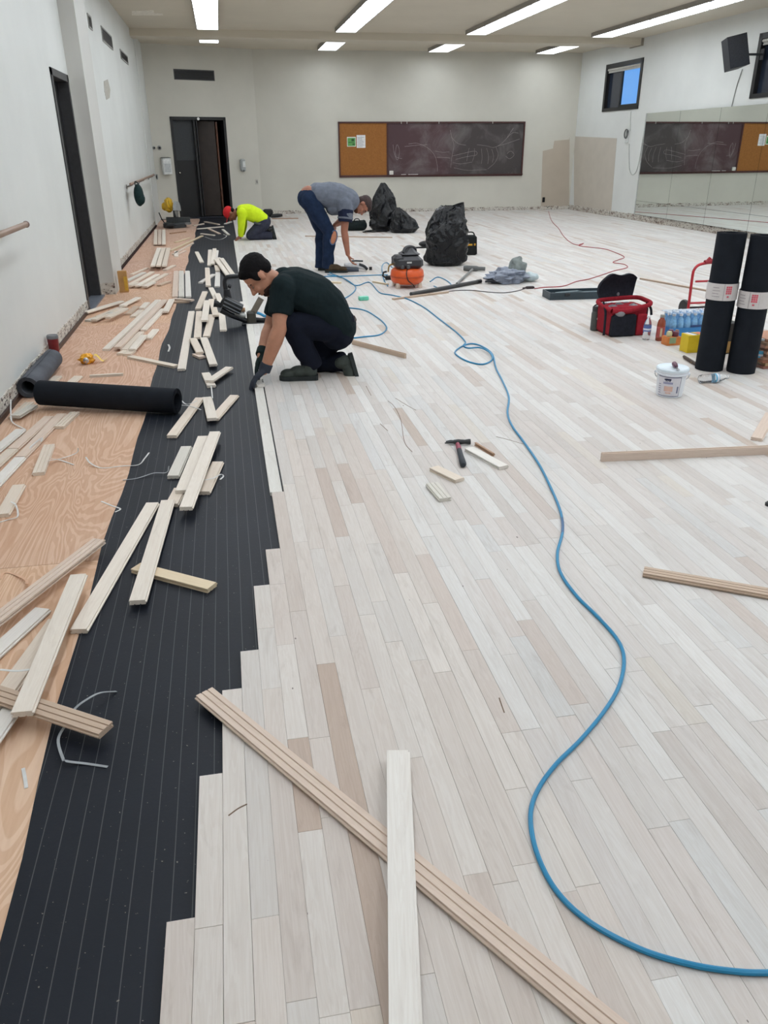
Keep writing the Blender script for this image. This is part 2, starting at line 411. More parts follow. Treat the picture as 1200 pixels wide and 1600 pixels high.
wl = wall_with_holes((XL, YB0), (XL, 9.95), -.04, ZC + .3, .22, [(Y_D1a - YB0, Y_D1b - YB0, -.04, 2.17)])
wall_left = struct('wall_left', wl, M_WALL)
struct('wall_left_far', MB().bx(XLF - .2, XLF, 9.95, 20.6, -.04, ZC + .3), M_WALL)
struct('trim_pilaster', MB().bx(XLF - .2, -1.315, 9.66, 10.45, -.04, ZC + .3), wall_mat('pilaster_paint', srgb(204, 203, 198)))
struct('trim_pipe_chase', MB().bx(XLF - .1, -1.485, 18.55, 18.95, -.04, ZC), M_WALL)
DW0, DW1 = Vector((XLF - .05, 20.22)), Vector((.92, 21.12))
dd = (DW1 - DW0).normalized(); dn = Vector((-dd.y, dd.x)); dL = (DW1 - DW0).length; drz = math.atan2(dd.y, dd.x)
def dw(s, off=0.0, z=0.0): p = DW0 + dd * s + dn * off; return Vector((p.x, p.y, z))
def dw_at(x, y):   # pixel -> along the door wall
    d = ray(x, y); o = Vector((d.x, d.y)); A = dd; den = A.x * o.y - A.y * o.x; k = (DW0.y * A.x - DW0.x * A.y) / (o.y * A.x - o.x * A.y)
    p = _C + d * k; return (Vector((p.x, p.y)) - DW0).dot(dd), p.z
sA, zA = dw_at(266, 182); sB, zB = dw_at(352, 185); sC, _z = dw_at(281, 335); sD, _z = dw_at(363, 335)
D2a, D2b = (sA + sC) / 2, (sB + sD) / 2; D2z = (zA + zB) / 2
struct('wall_door_side', wall_with_holes(DW0, DW1, -.04, ZC + .3, .2, [(D2a, D2b, -.04, D2z)]), M_WALLB)
WB0, WB1 = Vector((.915, 21.12)), Vector((9.2, 20.80))
bd = (WB1 - WB0).normalized(); brz = math.atan2(bd.y, bd.x); bn = Vector((-bd.y, bd.x))
def on_back(x, y, off=0.0):
    d = ray(x, y); A = bd; k = (WB0.y * A.x - WB0.x * A.y) / (d.y * A.x - d.x * A.y); p = _C + d * k
    return Vector((p.x - bn.x * off, p.y - bn.y * off, p.z))
struct('wall_back', wall_with_holes(WB0, WB1, -.04, ZC + .3, .2, []), M_WALLB)
# right wall (a touch out of square with the boards)
RW0, RW1 = Vector((8.93, 20.85)), Vector((8.93 + (20.85 - YB0) * .0235, YB0))
rd = (RW1 - RW0).normalized(); rrz = math.atan2(rd.y, rd.x); rn = Vector((rd.y, -rd.x))      # rn: into the room
if rn.x > 0: rn = -rn
def rw(s, off=0.0, z=0.0): p = RW0 + rd * s + rn * off; return Vector((p.x, p.y, z))
def on_right(x, y, off=0.0):
    d = ray(x, y); A = rd; B0 = RW0 + rn * off; k = (B0.y * A.x - B0.x * A.y) / (d.y * A.x - d.x * A.y); return _C + d * k
def rs(p): return (Vector((p.x, p.y)) - RW0).dot(rd)
w1a, w1b = rs(on_right(945, 138)), rs(on_right(1002, 130)); wz0, wz1 = 2.235, 3.205
w2a = rs(on_right(1180, 105)); ww = w1b - w1a
WINS = [(w1a, w1b), (w2a, w2a + ww), (w2a + 5.1, w2a + 5.1 + ww), (w2a + 10.2, w2a + 10.2 + ww)]
struct('wall_right', wall_with_holes(RW0, RW1, -.04, ZC + .3, .2, [(a, b, wz0, wz1) for a, b in WINS]), M_WALL)
struct('wall_behind', wall_with_holes((10.0, YB0), (-1.7, YB0), -.04, ZC + .3, .2, []), M_WALL)
struct('ceiling', MB().bx(-1.75, 10.0, YB0 - .2, 21.6, ZC, ZC + .15), M_CEIL)
struct('trim_ceiling_beam', MB().bx(-1.5, XWR(18) + .02, 17.86, 18.35, 3.445, ZC), M_CEIL)
bt = on_right(1016, 66); MB().bx(bt.x - .05, bt.x + .12, 17.83, 18.38, 3.43, ZC - .005).build('beam_end_plate', plain('beam_plate', srgb(150, 142, 130), .6), bpy.data.objects['trim_ceiling_beam'])
cp_ = [G(x, y, ZC - .002) for x, y in ((206, 17), (240, 16), (241, 20), (254, 21), (255, 24), (206, 24))]
cpm = MB(); cpm.add([(p.x, p.y, ZC - .004) for p in cp_] + [(p.x, p.y, ZC) for p in cp_], [(0, 1, 2, 3, 4, 5)] + [(i, (i + 1) % 6, 6 + (i + 1) % 6, 6 + i) for i in range(6)])
cpm.build('paint_patch', plain('patch_white', srgb(228, 222, 210), .7), bpy.data.objects['ceiling'])

# rough strips at the foot of the walls where the old baseboard came off
def residue_mat(name, base):
    t = NT(name); v = t.pos('world', (1, 1, 2.2)); n = t.noise(v, 9, 5, .7); m = t.noise(v, 26, 4, .6)
    col = t.ramp(n, [(.31, srgb(70, 50, 46)), (.38, srgb(150, 132, 122)), (.47, base), (.75, srgb(226, 222, 214))])
    col = t.mix(t.math('GREATER_THAN', m, .595), col, srgb(48, 34, 34)); t.color(col); t.set(Roughness=.85); t.bump(n, .5, .01); return t.m
M_RES = residue_mat('adhesive_residue', srgb(196, 190, 180))
def residue(name, a, b, n_in, h, m=M_RES):
    a, b = Vector(a), Vector(b); L = (b - a).length; N = max(4, int(L / .12)); mb = MB(); r = random.Random(name)
    for i in range(N + 1):
        p = a + (b - a) * (i / N); q = p + Vector(n_in) * .006; hh = h * r.uniform(.88, 1.06)
        mb.v += [Vector((p.x, p.y, -.02)), Vector((q.x, q.y, -.02)), Vector((q.x, q.y, hh - .004)), Vector((p.x, p.y, hh))]
    for i in range(N):
        for j in range(4): x = i * 4 + j; y = i * 4 + (j + 1) % 4; mb.f.append((x, y, y + 4, x + 4))
    return struct(name, mb, m)
residue('baseboard_left', (XL, .5), (XL, Y_D1a), (1, 0), .10)
residue('baseboard_left_far', (XLF, 10.5), (XLF, 18.5), (1, 0), .10)
residue('baseboard_pilaster', (XL, 9.66), (-1.315, 9.66), (0, -1), .115)
residue('baseboard_back', WB0, (8.93, 20.81), -bn, .085)
residue('baseboard_right', RW0, rw(17.5).xy, rn, .12)
MB().bx(XL - .001, XL + .022, .5, Y_D1a, ZPLY, .012).build('floor_gap', M_DARKBROWN, bpy.data.objects['baseboard_left'])
MB().bx(XLF - .001, XLF + .03, 10.5, 18.5, ZPLY, .012).build('floor_gap', plain('dark_gap', srgb(48, 30, 30), .8), bpy.data.objects['baseboard_left_far'])

# bare patches of old paint low on the far corner
M_PATCH = plain('old_beige_paint', srgb(186, 174, 158), .6, 0, .04, 3)
def patch_on(name, quad, fn, depth_dir, parent, m):
    p = [fn(x, y) for x, y in quad]; o = Vector((depth_dir[0], depth_dir[1], 0)) * .003; n = len(p)
    mb = MB().add(p + [q + o for q in p], [tuple(range(n)), tuple(range(n, 2 * n))] + [(i, (i + 1) % n, n + (i + 1) % n, n + i) for i in range(n)])
    return mb.build(name, m, parent)
patch_on('paint_patch', [(845, 326), (848, 236), (864, 232), (866, 220), (889, 218), (890, 214), (889, 326)], on_back, -bn, bpy.data.objects['wall_back'], M_PATCH)
patch_on('paint_patch', [(897, 327), (897, 213), (964, 216), (955, 330)], on_right, rn, bpy.data.objects['wall_right'], plain('old_cream_paint', srgb(196, 188, 176), .6, 0, .04, 3))

# door on the left wall
d1 = empty('door_1', (XL, Y_D1a, 0), kind='structure')
w = Y_D1b - Y_D1a
f = MB(); f.bx(-.20, .012, -.02, .045, ZPLY, 2.185); f.bx(-.20, .012, w - .045, w + .02, ZPLY, 2.185); f.bx(-.20, .012, -.02, w + .02, 2.12, 2.185)
f.build('door_frame', plain('door_frame_dark', srgb(58, 58, 60), .45), d1)
MB().cbox((-.12, w / 2, 1.055), (.045, w - .1, 2.12), .004).build('door_leaf', M_BLACKWOOD, d1)
MB().bx(-.22, .05, .0, w, ZPLY, -.002).build('threshold', plain('threshold_grey', srgb(120, 126, 136), .5, .3), d1)
h = MB(); h.cyl((-.1, .12, 1.02), (-.05, .12, 1.02), .012); h.cyl((-.05, .12, 1.02), (-.05, .22, 1.02), .010); h.cyl((-.1, .12, 1.02), (-.094, .12, 1.02), .028)
h.build('door_handle', plain('brushed_steel', srgb(170, 170, 172), .3, 1), d1)
# dark doorway at the far left, one leaf folded open, corridor behind
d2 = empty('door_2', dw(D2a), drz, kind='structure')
W2 = D2b - D2a
f = MB(); f.bx(-.01, .05, -.015, .2, ZPLY, D2z + .01); f.bx(W2 - .05, W2 + .01, -.015, .2, ZPLY, D2z + .01); f.bx(-.01, W2 + .01, -.015, .2, D2z - .05, D2z + .012)
f.build('door_frame', M_BLACKWOOD, d2)
f = MB(); f.bx(W2 * .46, W2 * .475, .01, .06, 0, D2z); f.cbox((W2 * .43, .06, 1.06), (.05, .05, 2.12), .005); f.build('centre_mullion', M_BLACKWOOD, d2)
leaf = MB().cbox((.0, .0, 1.045), (.46, .045, 2.08), .004); Mx = Matrix.Rotation(math.radians(-24), 3, 'Z')
leaf.v = [Mx @ v + Vector((W2 * .68, .26, 0)) for v in leaf.v]
lf = leaf.build('door_leaf', plain('dark_door_leaf', srgb(52, 42, 38), .4, 0, .2, 8), d2)
MB().cbox((W2 * .86, .14, 1.04), (.04, .05, 2.05), .003).build('door_edge', plain('varnished_edge', srgb(96, 58, 38), .35), d2)
MB().bx(.06, W2 * .42, .12, .16, 0.0, 1.25).build('door_leaf', plain('black_lower_door', srgb(12, 11, 13), .5), d2)
MB().bx(.06, W2 * .42, .125, .15, 1.25, D2z - .05).build('transom_panel', plain('grey_panel', srgb(46, 49, 53), .5), d2)
k = MB(); k.ell((.12, .09, .98), (.028, .028, .028)); k.cyl((.12, .09, .98), (.12, .125, .98), .012); k.build('door_knob', plain('knob_steel', srgb(190, 188, 180), .25, 1), d2)
k = MB(); k.cyl((W2 * .5, -.018, D2z - .03), (W2 * .5, -.03, D2z - .03), .03); k.build('door_sensor', plain('sensor_white', srgb(230, 230, 228), .4), d2)
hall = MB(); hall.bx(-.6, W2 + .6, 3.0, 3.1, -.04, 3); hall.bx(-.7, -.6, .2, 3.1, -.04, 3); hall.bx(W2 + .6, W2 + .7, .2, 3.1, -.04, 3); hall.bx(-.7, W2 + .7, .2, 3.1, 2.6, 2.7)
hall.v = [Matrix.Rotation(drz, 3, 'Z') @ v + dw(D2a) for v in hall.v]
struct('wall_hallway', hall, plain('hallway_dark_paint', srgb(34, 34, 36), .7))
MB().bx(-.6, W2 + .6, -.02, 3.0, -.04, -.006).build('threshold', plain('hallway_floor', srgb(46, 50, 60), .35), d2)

# windows in the right wall
M_GLASS = NT('window_glass'); M_GLASS.set(Roughness=.02, IOR=1.45); M_GLASS.b.inputs['Transmission Weight'].default_value = 1.0; M_GLASS.color((.9, .96, 1, 1)); M_GLASS = M_GLASS.m
M_TINT = NT('screened_glass'); M_TINT.set(Roughness=.15); M_TINT.color(srgb(38, 46, 60)); M_TINT = M_TINT.m
def window(i, a, b):
    o = empty('window_%d' % i, rw(a, 0, wz0), rrz, kind='structure'); L = b - a; H = wz1 - wz0
    sg = 1 if (Matrix.Rotation(rrz, 2) @ Vector((0, 1))).dot(rn) > 0 else -1     # +y local into the room?
    def B(x0, x1, y0, y1, z0, z1, mb): return mb.bx(x0, x1, min(sg * y0, sg * y1), max(sg * y0, sg * y1), z0, z1)
    f = MB(); t = .085
    for q in ((0, t, 0, H), (L - t, L, 0, H), (0, L, 0, t * .8), (0, L, H - t, H)): B(q[0], q[1], -.12, .02, q[2], q[3], f)
    f.build('window_frame', M_BLACKWOOD, o)
    x0 = L * .40
    f = MB(); B(x0, x0 + .06, -.08, -.04, t * .8, H - t, f); B(x0, L - t, -.08, -.04, t * .8, t * .8 + .05, f); B(L - t - .03, L - t, -.08, -.04, t * .8, H - t, f); f.build('sash', M_BLACKWOOD, o)
    f = MB(); B(t, x0, -.07, -.06, t * .8, H - t, f); f.build('screen_pane', M_TINT, o)
    f = MB(); B(x0 + .06, L - t - .03, -.063, -.057, t * .8 + .05, H - t, f); f.build('pane', M_GLASS, o)
    f = MB(); y = sg * -.008; f.cyl((t + .01, y, H - t - .03), (L - t - .01, y, H - t - .03), .024, n=14); B(t + .01, L - t - .01, -.022, -.016, H - t - .075, H - t - .03, f); B(t + .01, L - t - .01, -.028, -.010, H - t - .095, H - t - .075, f)
    f.build('roller_blind', plain('blind_fabric', srgb(186, 184, 178), .6), o)
    return o
for i, (a, b) in enumerate(WINS): window(i + 1, a, b)
# ------------------------------------------------------------------ lamps on the ceiling
M_LENS = NT('lit_lamp_lens'); M_LENS.color((.9, .95, 1, 1)); M_LENS.b.inputs['Emission Color'].default_value = (*LAMP_COLOR, 1); M_LENS.b.inputs['Emission Strength'].default_value = LAMP_STRENGTH; M_LENS = M_LENS.m
M_HOUS = plain('lamp_housing', srgb(150, 146, 140), .45, .3, .06)
M_DIV = plain('lens_divider', srgb(150, 170, 186), .5)
def lamp(x0, x1, y0, y1, label, group, nseg):
    zb = 3.50; o = empty('ceiling_light', ((x0 + x1) / 2, (y0 + y1) / 2, zb), 0, label, 'lamp', group); hx, hy = (x1 - x0) / 2, (y1 - y0) / 2
    b = MB(); t = .012
    b.bx(-hx, hx, -hy, hy, .03, ZC - zb + .002); b.bx(-hx, -hx + t, -hy, hy, .0, .03); b.bx(hx - t, hx, -hy, hy, .0, .03); b.bx(-hx, hx, -hy, -hy + t, 0, .03); b.bx(-hx, hx, hy - t, hy, 0, .03)
    b.build('housing', M_HOUS, o)
    L = (2 * hy - 2 * t) / nseg
    for i in range(nseg):
        ya = -hy + t + i * L
        MB().bx(-hx + t, hx - t, ya + .004, ya + L - .004, .006, .026).build('lens', M_LENS, o)
        if i: MB().bx(-hx + t, hx - t, ya - .016, ya + .016, .003, .026).build('lens_divider', M_DIV, o)
    return o
rows = [(-.235, .165, 'leftmost row above the felt strip'), (2.35, 2.755, 'second row from the left'), (4.935, 5.35, 'third row from the left'), (7.57, 8.02, 'rightmost row near the windows')]
for x0, x1, nm in rows:
    y = 17.3
    for q in ('end unit before the beam', 'second unit before the beam', 'third unit before the beam'):
        lamp(x0, x1, y - 1.195, y, 'long ceiling light in the %s, %s' % (nm, q), 'fluorescent ceiling lights', 2); y -= 1.2
    lamp(x0, x1, -1.1, y, 'long run of lights in the %s, reaching over the viewer' % nm, 'fluorescent ceiling lights', 22)
for x0, x1, y1, nm in ((-.235, .165, 19.35, 'leftmost, by the dark doorway'), (2.36, 2.79, 20.4, 'second from left'), (4.93, 5.40, 20.4, 'third from left'), (7.56, 8.02, 20.4, 'rightmost, by the far window')):
    lamp(x0, x1, 18.45, y1, 'short ceiling light beyond the beam, %s' % nm, 'short lights beyond the beam', 2 if y1 > 20 else 1)

# ------------------------------------------------------------------ chalkboard with cork end
def back_frame(p):   # local frame: x along the wall, y into the room, z up
    return Matrix.Translation(p) @ Matrix.Rotation(brz + math.pi, 4, 'Z')
a_, b_ = on_back(527, 190), on_back(820, 190); c_, d_ = on_back(531, 278), on_back(816, 274)
bL = ((a_ + c_) / 2); bR = ((b_ + d_) / 2); bw_ = (bR - bL).xy.length; zb_, zt_ = (c_.z + d_.z) / 2, (a_.z + b_.z) / 2; hh_ = zt_ - zb_
bo = Vector((bL.x, bL.y, zb_)); BM = Matrix.Translation(bo) @ Matrix.Rotation(brz, 4, 'Z')      # local -y faces the room
board = empty('chalkboard', bo, brz, 'wide brown chalkboard with a cork end, covered in faint chalk scribbles, on back wall', 'chalkboard')
def BX(*a): return MB().bx(*a)
ck = bw_ * .258
M_BFR = plain('board_frame_wood', srgb(74, 38, 36), .4, 0, .2)
f = MB(); f.bx(0, bw_, -.035, 0, 0, .05); f.bx(0, bw_, -.035, 0, hh_ - .035, hh_); f.bx(0, .035, -.035, 0, 0, hh_); f.bx(bw_ - .035, bw_, -.035, 0, 0, hh_); f.bx(ck - .02, ck + .02, -.03, 0, .05, hh_ - .035)
f.build('frame', M_BFR, board)
def board_mat():
    t = NT('chalkboard_slate'); v = t.pos('obj'); n = t.noise(v, 1.6, 5, .65, .6)
    s = t.n('SeparateXYZ'); t.l(v, s.inputs[0])
    base = t.ramp(t.math('DIVIDE', s.outputs[0], bw_), [(.25, srgb(78, 54, 58)), (.56, srgb(80, 56, 60)), (.66, srgb(70, 62, 62)), (1, srgb(66, 60, 60))])
    col = t.mix(t.math('MULTIPLY', t.math('MAXIMUM', t.math('SUBTRACT', n, .47), 0), 1.5), base, srgb(150, 146, 144)); t.color(col); t.set(Roughness=.65); return t.m
BX(ck + .02, bw_ - .035, -.012, 0, .05, hh_ - .035).build('slate_panel', board_mat(), board)
BX(.035, ck - .02, -.014, 0, .05, hh_ - .035).build('cork_panel', plain('cork', srgb(158, 106, 58), .85, 0, .12, 40, .2), board)
BX(ck + .02, bw_, -.075, 0, .03, .05).build('chalk_tray', M_BFR, board)
f = MB()
for u in (.33, .36, .53, .82): f.bx(bw_ * u - .01, bw_ * u + .01, -.045, -.035, hh_ - .05, hh_ + .004)
f.build('map_hook', plain('hook_steel', srgb(170, 165, 160), .4, .6), board)
M_CHALK = plain('chalk_line', srgb(168, 160, 158), .9)
def px_board(px, py):
    p = on_back(px, py); return ((Vector((p.x, p.y)) - bo.xy).dot(bd), p.z - zb_)
ch = MB()
def chalk(pts, w=.006):
    q = [px_board(*p) for p in pts]; ch.tube([(x, -.0135, z) for x, z in spline([(a, b, 0) for a, b in q], 5) for x, z in [(x, z)]] if False else [(p.x, -.0125, p.y) for p in spline([(a, b, 0) for a, b in q], 5)], w / 2, 5)
for pts in ([(638, 225), (652, 224), (668, 231), (679, 243), (683, 258), (683, 268)], [(703, 203), (706, 215), (709, 228), (706, 244), (704, 262)], [(705, 214), (715, 224), (728, 227)], [(706, 244), (722, 240), (742, 236), (744, 242), (728, 245), (712, 249)],
            [(745, 226), (760, 228), (773, 230), (788, 220), (802, 200)], [(775, 230), (778, 242), (773, 254), (762, 264)], [(778, 228), (792, 224), (812, 217)], [(614, 226), (616, 240), (621, 250), (624, 236), (620, 226), (618, 244), (628, 248)],
            [(707, 254), (720, 256), (738, 253)], [(752, 232), (753, 246), (752, 256)], [(760, 231), (763, 244), (762, 256)], [(768, 233), (771, 244), (769, 254)], [(680, 236), (692, 238), (702, 237)], [(792, 240), (798, 236), (803, 242), (796, 248), (790, 244)], [(733, 231), (731, 240), (729, 252)],
            [(741, 232), (741, 242), (738, 252)], [(709, 262), (730, 266), (760, 265)], [(682, 246), (692, 246), (703, 247)], [(786, 222), (800, 208), (810, 208)], [(632, 229), (650, 227), (668, 226)]):
    chalk(pts)
ch.build('chalk_drawing', M_CHALK, board)
def on_board_thing(name, x0, x1, z0, z1, th, mat, label, cat, group=None, y0=-.0145):
    o = empty(name, BM @ Vector(((x0 + x1) / 2, y0, z0)), brz, label, cat, group); return o
x0, z1 = px_board(542, 214); x1, z0 = px_board(556, 229)
p = on_board_thing('notice', x0, x1, z0, z1, 0, None, 'small green and white notice pinned to the cork panel', 'paper')
W, Hh = x1 - x0, z1 - z0
BX(-W / 2, W / 2, -.002, 0, 0, Hh).build('sheet', plain('notice_white', srgb(226, 232, 222), .6), p)
g = MB(); g.bx(-W * .44, W * .44, -.0028, -.001, Hh * .06, Hh * .9); g.build('printed_panel', plain('notice_green', srgb(96, 160, 84), .6), p)
g = MB(); g.bx(.0, W * .3, -.0036, -.002, Hh * .55, Hh * .8); g.bx(-W * .35, W * .3, -.0036, -.002, Hh * .4, Hh * .46); g.bx(.02, W * .35, -.0036, -.002, Hh * .18, Hh * .3); g.build('print', plain('notice_dark_green', srgb(40, 84, 46), .6), p)
x0, z1 = px_board(557, 211); x1, z0 = px_board(571, 231)
p = on_board_thing('notice', x0, x1, z0, z1, 0, None, 'white printed sheet pinned to cork, right of the green notice', 'paper')
W, Hh = x1 - x0, z1 - z0
BX(-W / 2, W / 2, -.002, 0, 0, Hh).build('sheet', plain('sheet_white', srgb(232, 232, 232), .6), p)
g = MB(); r = random.Random(3)
for i in range(8): zz = Hh * (.1 + .1 * i); g.bx(-W * .4, W * r.uniform(.1, .4), -.0028, -.001, zz, zz + Hh * .025)
g.build('printed_lines', plain('print_grey', srgb(110, 112, 124), .6), p)
ex, ez = px_board(611, 273); er = empty('eraser', BM @ Vector((ex, -.045, .05)), brz, 'small white eraser block standing at left end of the chalk tray', 'eraser')
MB().cbox((0, 0, .05), (.10, .04, .09), .008).build('eraser_body', plain('eraser_white', srgb(226, 222, 216), .8), er); MB().cbox((0, .015, .05), (.10, .012, .088), .002).build('felt_pad', plain('eraser_felt', srgb(120, 116, 116), .9), er)
for i, (u, L, nm) in enumerate(((630, .12, 'short white chalk stick lying on the chalk tray nearest the eraser'), (645, .25, 'row of white chalk on the chalk tray, right of the short stick'))):
    ex, ez = px_board(u, 273); c = MB().cyl((-L / 2, 0, .008), (L / 2, 0, .008), .008, .0075, 8); tag(c.build('chalk_stick', plain('white_chalk', srgb(222, 218, 214), .9), loc=BM @ Vector((ex, -.055, .05)), rot=(0, 0, brz)), nm, 'chalk')

# ------------------------------------------------------------------ mirror on the right wall
mx = lambda y: 8.985 + (17.3 - y) * .012
M_MIRROR = NT('mirror_silver'); M_MIRROR.color((.80, .85, .83, 1)); M_MIRROR.set(Metallic=1.0, Roughness=.012); M_MIRROR = M_MIRROR.m
mir = empty('wall_mirror', (8.985, 17.3, .12), math.atan2(-1, .012), 'wall of tall mirror panels along the right wall below the high windows', 'mirror')
mys = [17.28, 15.93, 14.55, 13.18, 11.8, 10.4, 9.0, 7.6, 6.2]
inv = mir.matrix_basis.inverted()
for y1, y0 in zip(mys, mys[1:]):
    for z0, z1 in ((.125, .40), (.404, 2.13)):
        q = [Vector((mx(y), y, 0)) for y in (y1 - .003, y0 + .003)]; mb = MB()
        mb.v = [inv @ Vector((p.x + dx, p.y, z)) for p in q for dx in (0, .010) for z in (z0, z1)]
        mb.f = [(0, 1, 5, 4), (2, 6, 7, 3), (0, 4, 6, 2), (1, 3, 7, 5), (0, 2, 3, 1), (4, 5, 7, 6)]
        mb.build('mirror_panel', M_MIRROR, mir)
bk = MB()
bk.v = [inv @ Vector((mx(y) + dx, y, z)) for y in (17.29, 6.2) for dx in (.0105, .03) for z in (.12, 2.128)]
bk.f = [(0, 1, 5, 4), (2, 6, 7, 3), (0, 4, 6, 2), (1, 3, 7, 5), (0, 2, 3, 1), (4, 5, 7, 6)]
bk.build('backing', plain('mirror_backing', srgb(40, 44, 42), .7), mir)
ed = MB(); ed.v = [inv @ Vector((mx(17.3) + dx, y, z)) for y in (17.285, 17.31) for dx in (-.006, .04) for z in (.12, 2.135)]
ed.f = [(0, 1, 5, 4), (2, 6, 7, 3), (0, 4, 6, 2), (1, 3, 7, 5), (0, 2, 3, 1), (4, 5, 7, 6)]; ed.build('edge_trim', plain('mirror_trim', srgb(205, 208, 206), .3, .5), mir)

# ------------------------------------------------------------------ loudspeaker
sp_c = onX(1147, 83, 8.62)
spk = empty('loudspeaker', sp_c, 0, 'black loudspeaker tilted down on a wall bracket between the two high windows', 'speaker')
Ms = (Matrix.Rotation(math.radians(-4), 3, 'Z') @ Matrix.Rotation(math.radians(-13), 3, 'Y') @ Matrix.Rotation(math.radians(-8), 3, 'X'))
M_SPK = plain('speaker_black', srgb(34, 36, 42), .55, 0, .15, 30)
poly = [(-.17, -.15), (.17, -.15), (.12, .15), (-.12, .15)]
m4 = Ms.to_4x4(); c = MB().prism(poly, m4 @ Matrix.Translation((0, 0, -.24)), .48); c.build('cabinet', M_SPK, spk)
def grille_mat():
    t = NT('speaker_grille'); v = t.pos('obj'); vo = t.n('TexVoronoi'); vo.inputs['Scale'].default_value = 90; t.l(v, vo.inputs['Vector']); t.color(t.ramp(vo.outputs['Distance'], [(.2, srgb(14, 15, 18)), (.5, srgb(44, 46, 52))])); t.set(Roughness=.5); return t.m
g = MB().prism([(-.16, -.157), (.16, -.157), (.155, -.149), (-.155, -.149)], m4 @ Matrix.Translation((0, 0, -.23)), .46); g.build('grille', grille_mat(), spk)
br = MB(); wpt = rw(rs(Vector((sp_c.x, sp_c.y - .1, 0))), 0.0, sp_c.z) - sp_c
br.tube([Vector((.12, 0, -.02)), Vector((.22, -.04, -.02)), wpt + Vector((-.02, 0, -.02))], .018, 8); br.box(wpt + Vector((-.008, 0, -.02)), (.016, .09, .16)); br.build('wall_bracket', M_SPK, spk)
cb = [on_right(*p, .012) for p in ((1160, 108), (1152, 132), (1146, 155), (1143, 168))]
tag(MB().tube(spline(cb, 5), .007, 6).build('speaker_cable', plain('cable_grey', srgb(120, 122, 120), .6)), 'thin grey cable running down the wall from the loudspeaker to the mirror', 'cable')
# phone-like control and its looped cable
pc = on_right(981, 213, .0); rz_in = math.atan2(-rn.x, rn.y)
ph = empty('wall_control', pc, rrz, 'small white wall control with a dark hoop, below the far high window', 'wall control')
sg = 1 if (Matrix.Rotation(rrz, 2) @ Vector((0, 1))).dot(rn) > 0 else -1
MB().cbox((0, sg * .02, -.03), (.10, .04, .2), .01).build('body', plain('control_white', srgb(214, 216, 214), .4), ph)
MB().tube([(math.cos(a) * .075, sg * .05, .05 + math.sin(a) * .09) for a in [i * math.pi / 8 for i in range(17)]], .012, 8).build('hoop', plain('hoop_dark', srgb(70, 72, 72), .4), ph)
MB().bx(-.02, .02, min(0, sg * .045), max(0, sg * .045), -.05, .12).build('lever', plain('lever_grey', srgb(130, 132, 130), .4), ph)
M_CABW = plain('cable_white', srgb(176, 178, 174), .5)
tag(MB().tube(spline([on_right(*p, .010) for p in ((983, 225), (983, 250), (984, 266), (988, 273), (994, 268), (999, 250), (1003, 225), (1011, 180))], 6), .008, 6).build('wall_cable', M_CABW), 'pale cable looping down from the wall control and up along the mirror edge', 'cable')
tag(MB().tube([on_right(*p, .008) for p in ((986, 174), (985, 190), (985, 205))], .006, 6).build('wall_cable', M_CABW), 'short straight pale cable between the far window and the wall control', 'cable')

# ------------------------------------------------------------------ things on the left walls
def vent_on_left(y0, y1, z0, z1, label):
    o = empty('wall_vent', (XLF, (y0 + y1) / 2, (z0 + z1) / 2), 0, label, 'vent', 'vents high on the left wall'); h, k = (y1 - y0) / 2, (z1 - z0) / 2
    f = MB(); f.bx(0, .012, -h - .02, h + .02, -k - .02, -k); f.bx(0, .012, -h - .02, h + .02, k, k + .02); f.bx(0, .012, -h - .02, -h, -k, k); f.bx(0, .012, h, h + .02, -k, k); f.build('frame', plain('vent_frame', srgb(150, 150, 146), .5), o)
    MB().bx(.0005, .003, -h, h, -k, k).build('backing', M_BLACKWOOD, o)
    n = 6; M = plain('vent_slat', srgb(96, 96, 96), .5, .4)
    for i in range(n): z = -k + (i + .5) * 2 * k / n; MB().box((.007, 0, z), (.012, 2 * h, .004), m=Matrix.Rotation(math.radians(35), 3, 'Y')).build('slat', M, o)
vent_on_left(12.05, 12.32, 2.91, 3.03, 'small dark vent high on the left wall, nearest of three')
vent_on_left(13.35, 14.5, 2.90, 3.05, 'wide dark vent high on the left wall, middle of three')
vent_on_left(15.62, 16.75, 2.89, 2.99, 'dark vent high on left wall, farthest, beside the beam')
q = [onX(*p, XLF) for p in ((162, 127), (168, 124), (172, 140), (171, 153), (166, 156), (163, 142))]
n = len(q); mb = MB().add(q + [p + V(.004, 0, 0) for p in q], [tuple(range(n)), tuple(range(n, 2 * n))] + [(i, (i + 1) % n, n + (i + 1) % n, n + i) for i in range(n)])
tag(mb.build('patch_plate', plain('bare_patch', srgb(178, 174, 164), .7)), 'small beige shield shaped patch high on the left wall', 'patch')
# vent above doorway
s0, z1 = dw_at(272, 108); s1, z0 = dw_at(334, 124); s1b, z1b = dw_at(333, 113)
vz0, vz1 = 2.92, (z1 + z1b) / 2
vo_ = empty('wall_vent', dw((s0 + s1) / 2, 0, (vz0 + vz1) / 2), drz, 'long dark vent grille above the dark doorway', 'vent'); h, k = (s1 - s0) / 2, (vz1 - vz0) / 2
f = MB(); f.bx(-h - .02, h + .02, -.012, 0, k, k + .02); f.bx(-h - .02, h + .02, -.012, 0, -k - .02, -k); f.bx(-h - .02, -h, -.012, 0, -k, k); f.bx(h, h + .02, -.012, 0, -k, k); f.build('frame', plain('vent_dark_frame', srgb(70, 70, 70), .5), vo_)
MB().bx(-h, h, -.003, -.0005, -k, k).build('backing', M_BLACKWOOD, vo_)
for i in range(6): MB().box((0, -.007, -k + (i + .5) * k / 3), (2 * h, .012, .004), m=Matrix.Rotation(math.radians(-35), 3, 'X')).build('slat', plain('slat_dark', srgb(60, 60, 62), .5) if i == 0 else bpy.data.materials['slat_dark'], vo_)
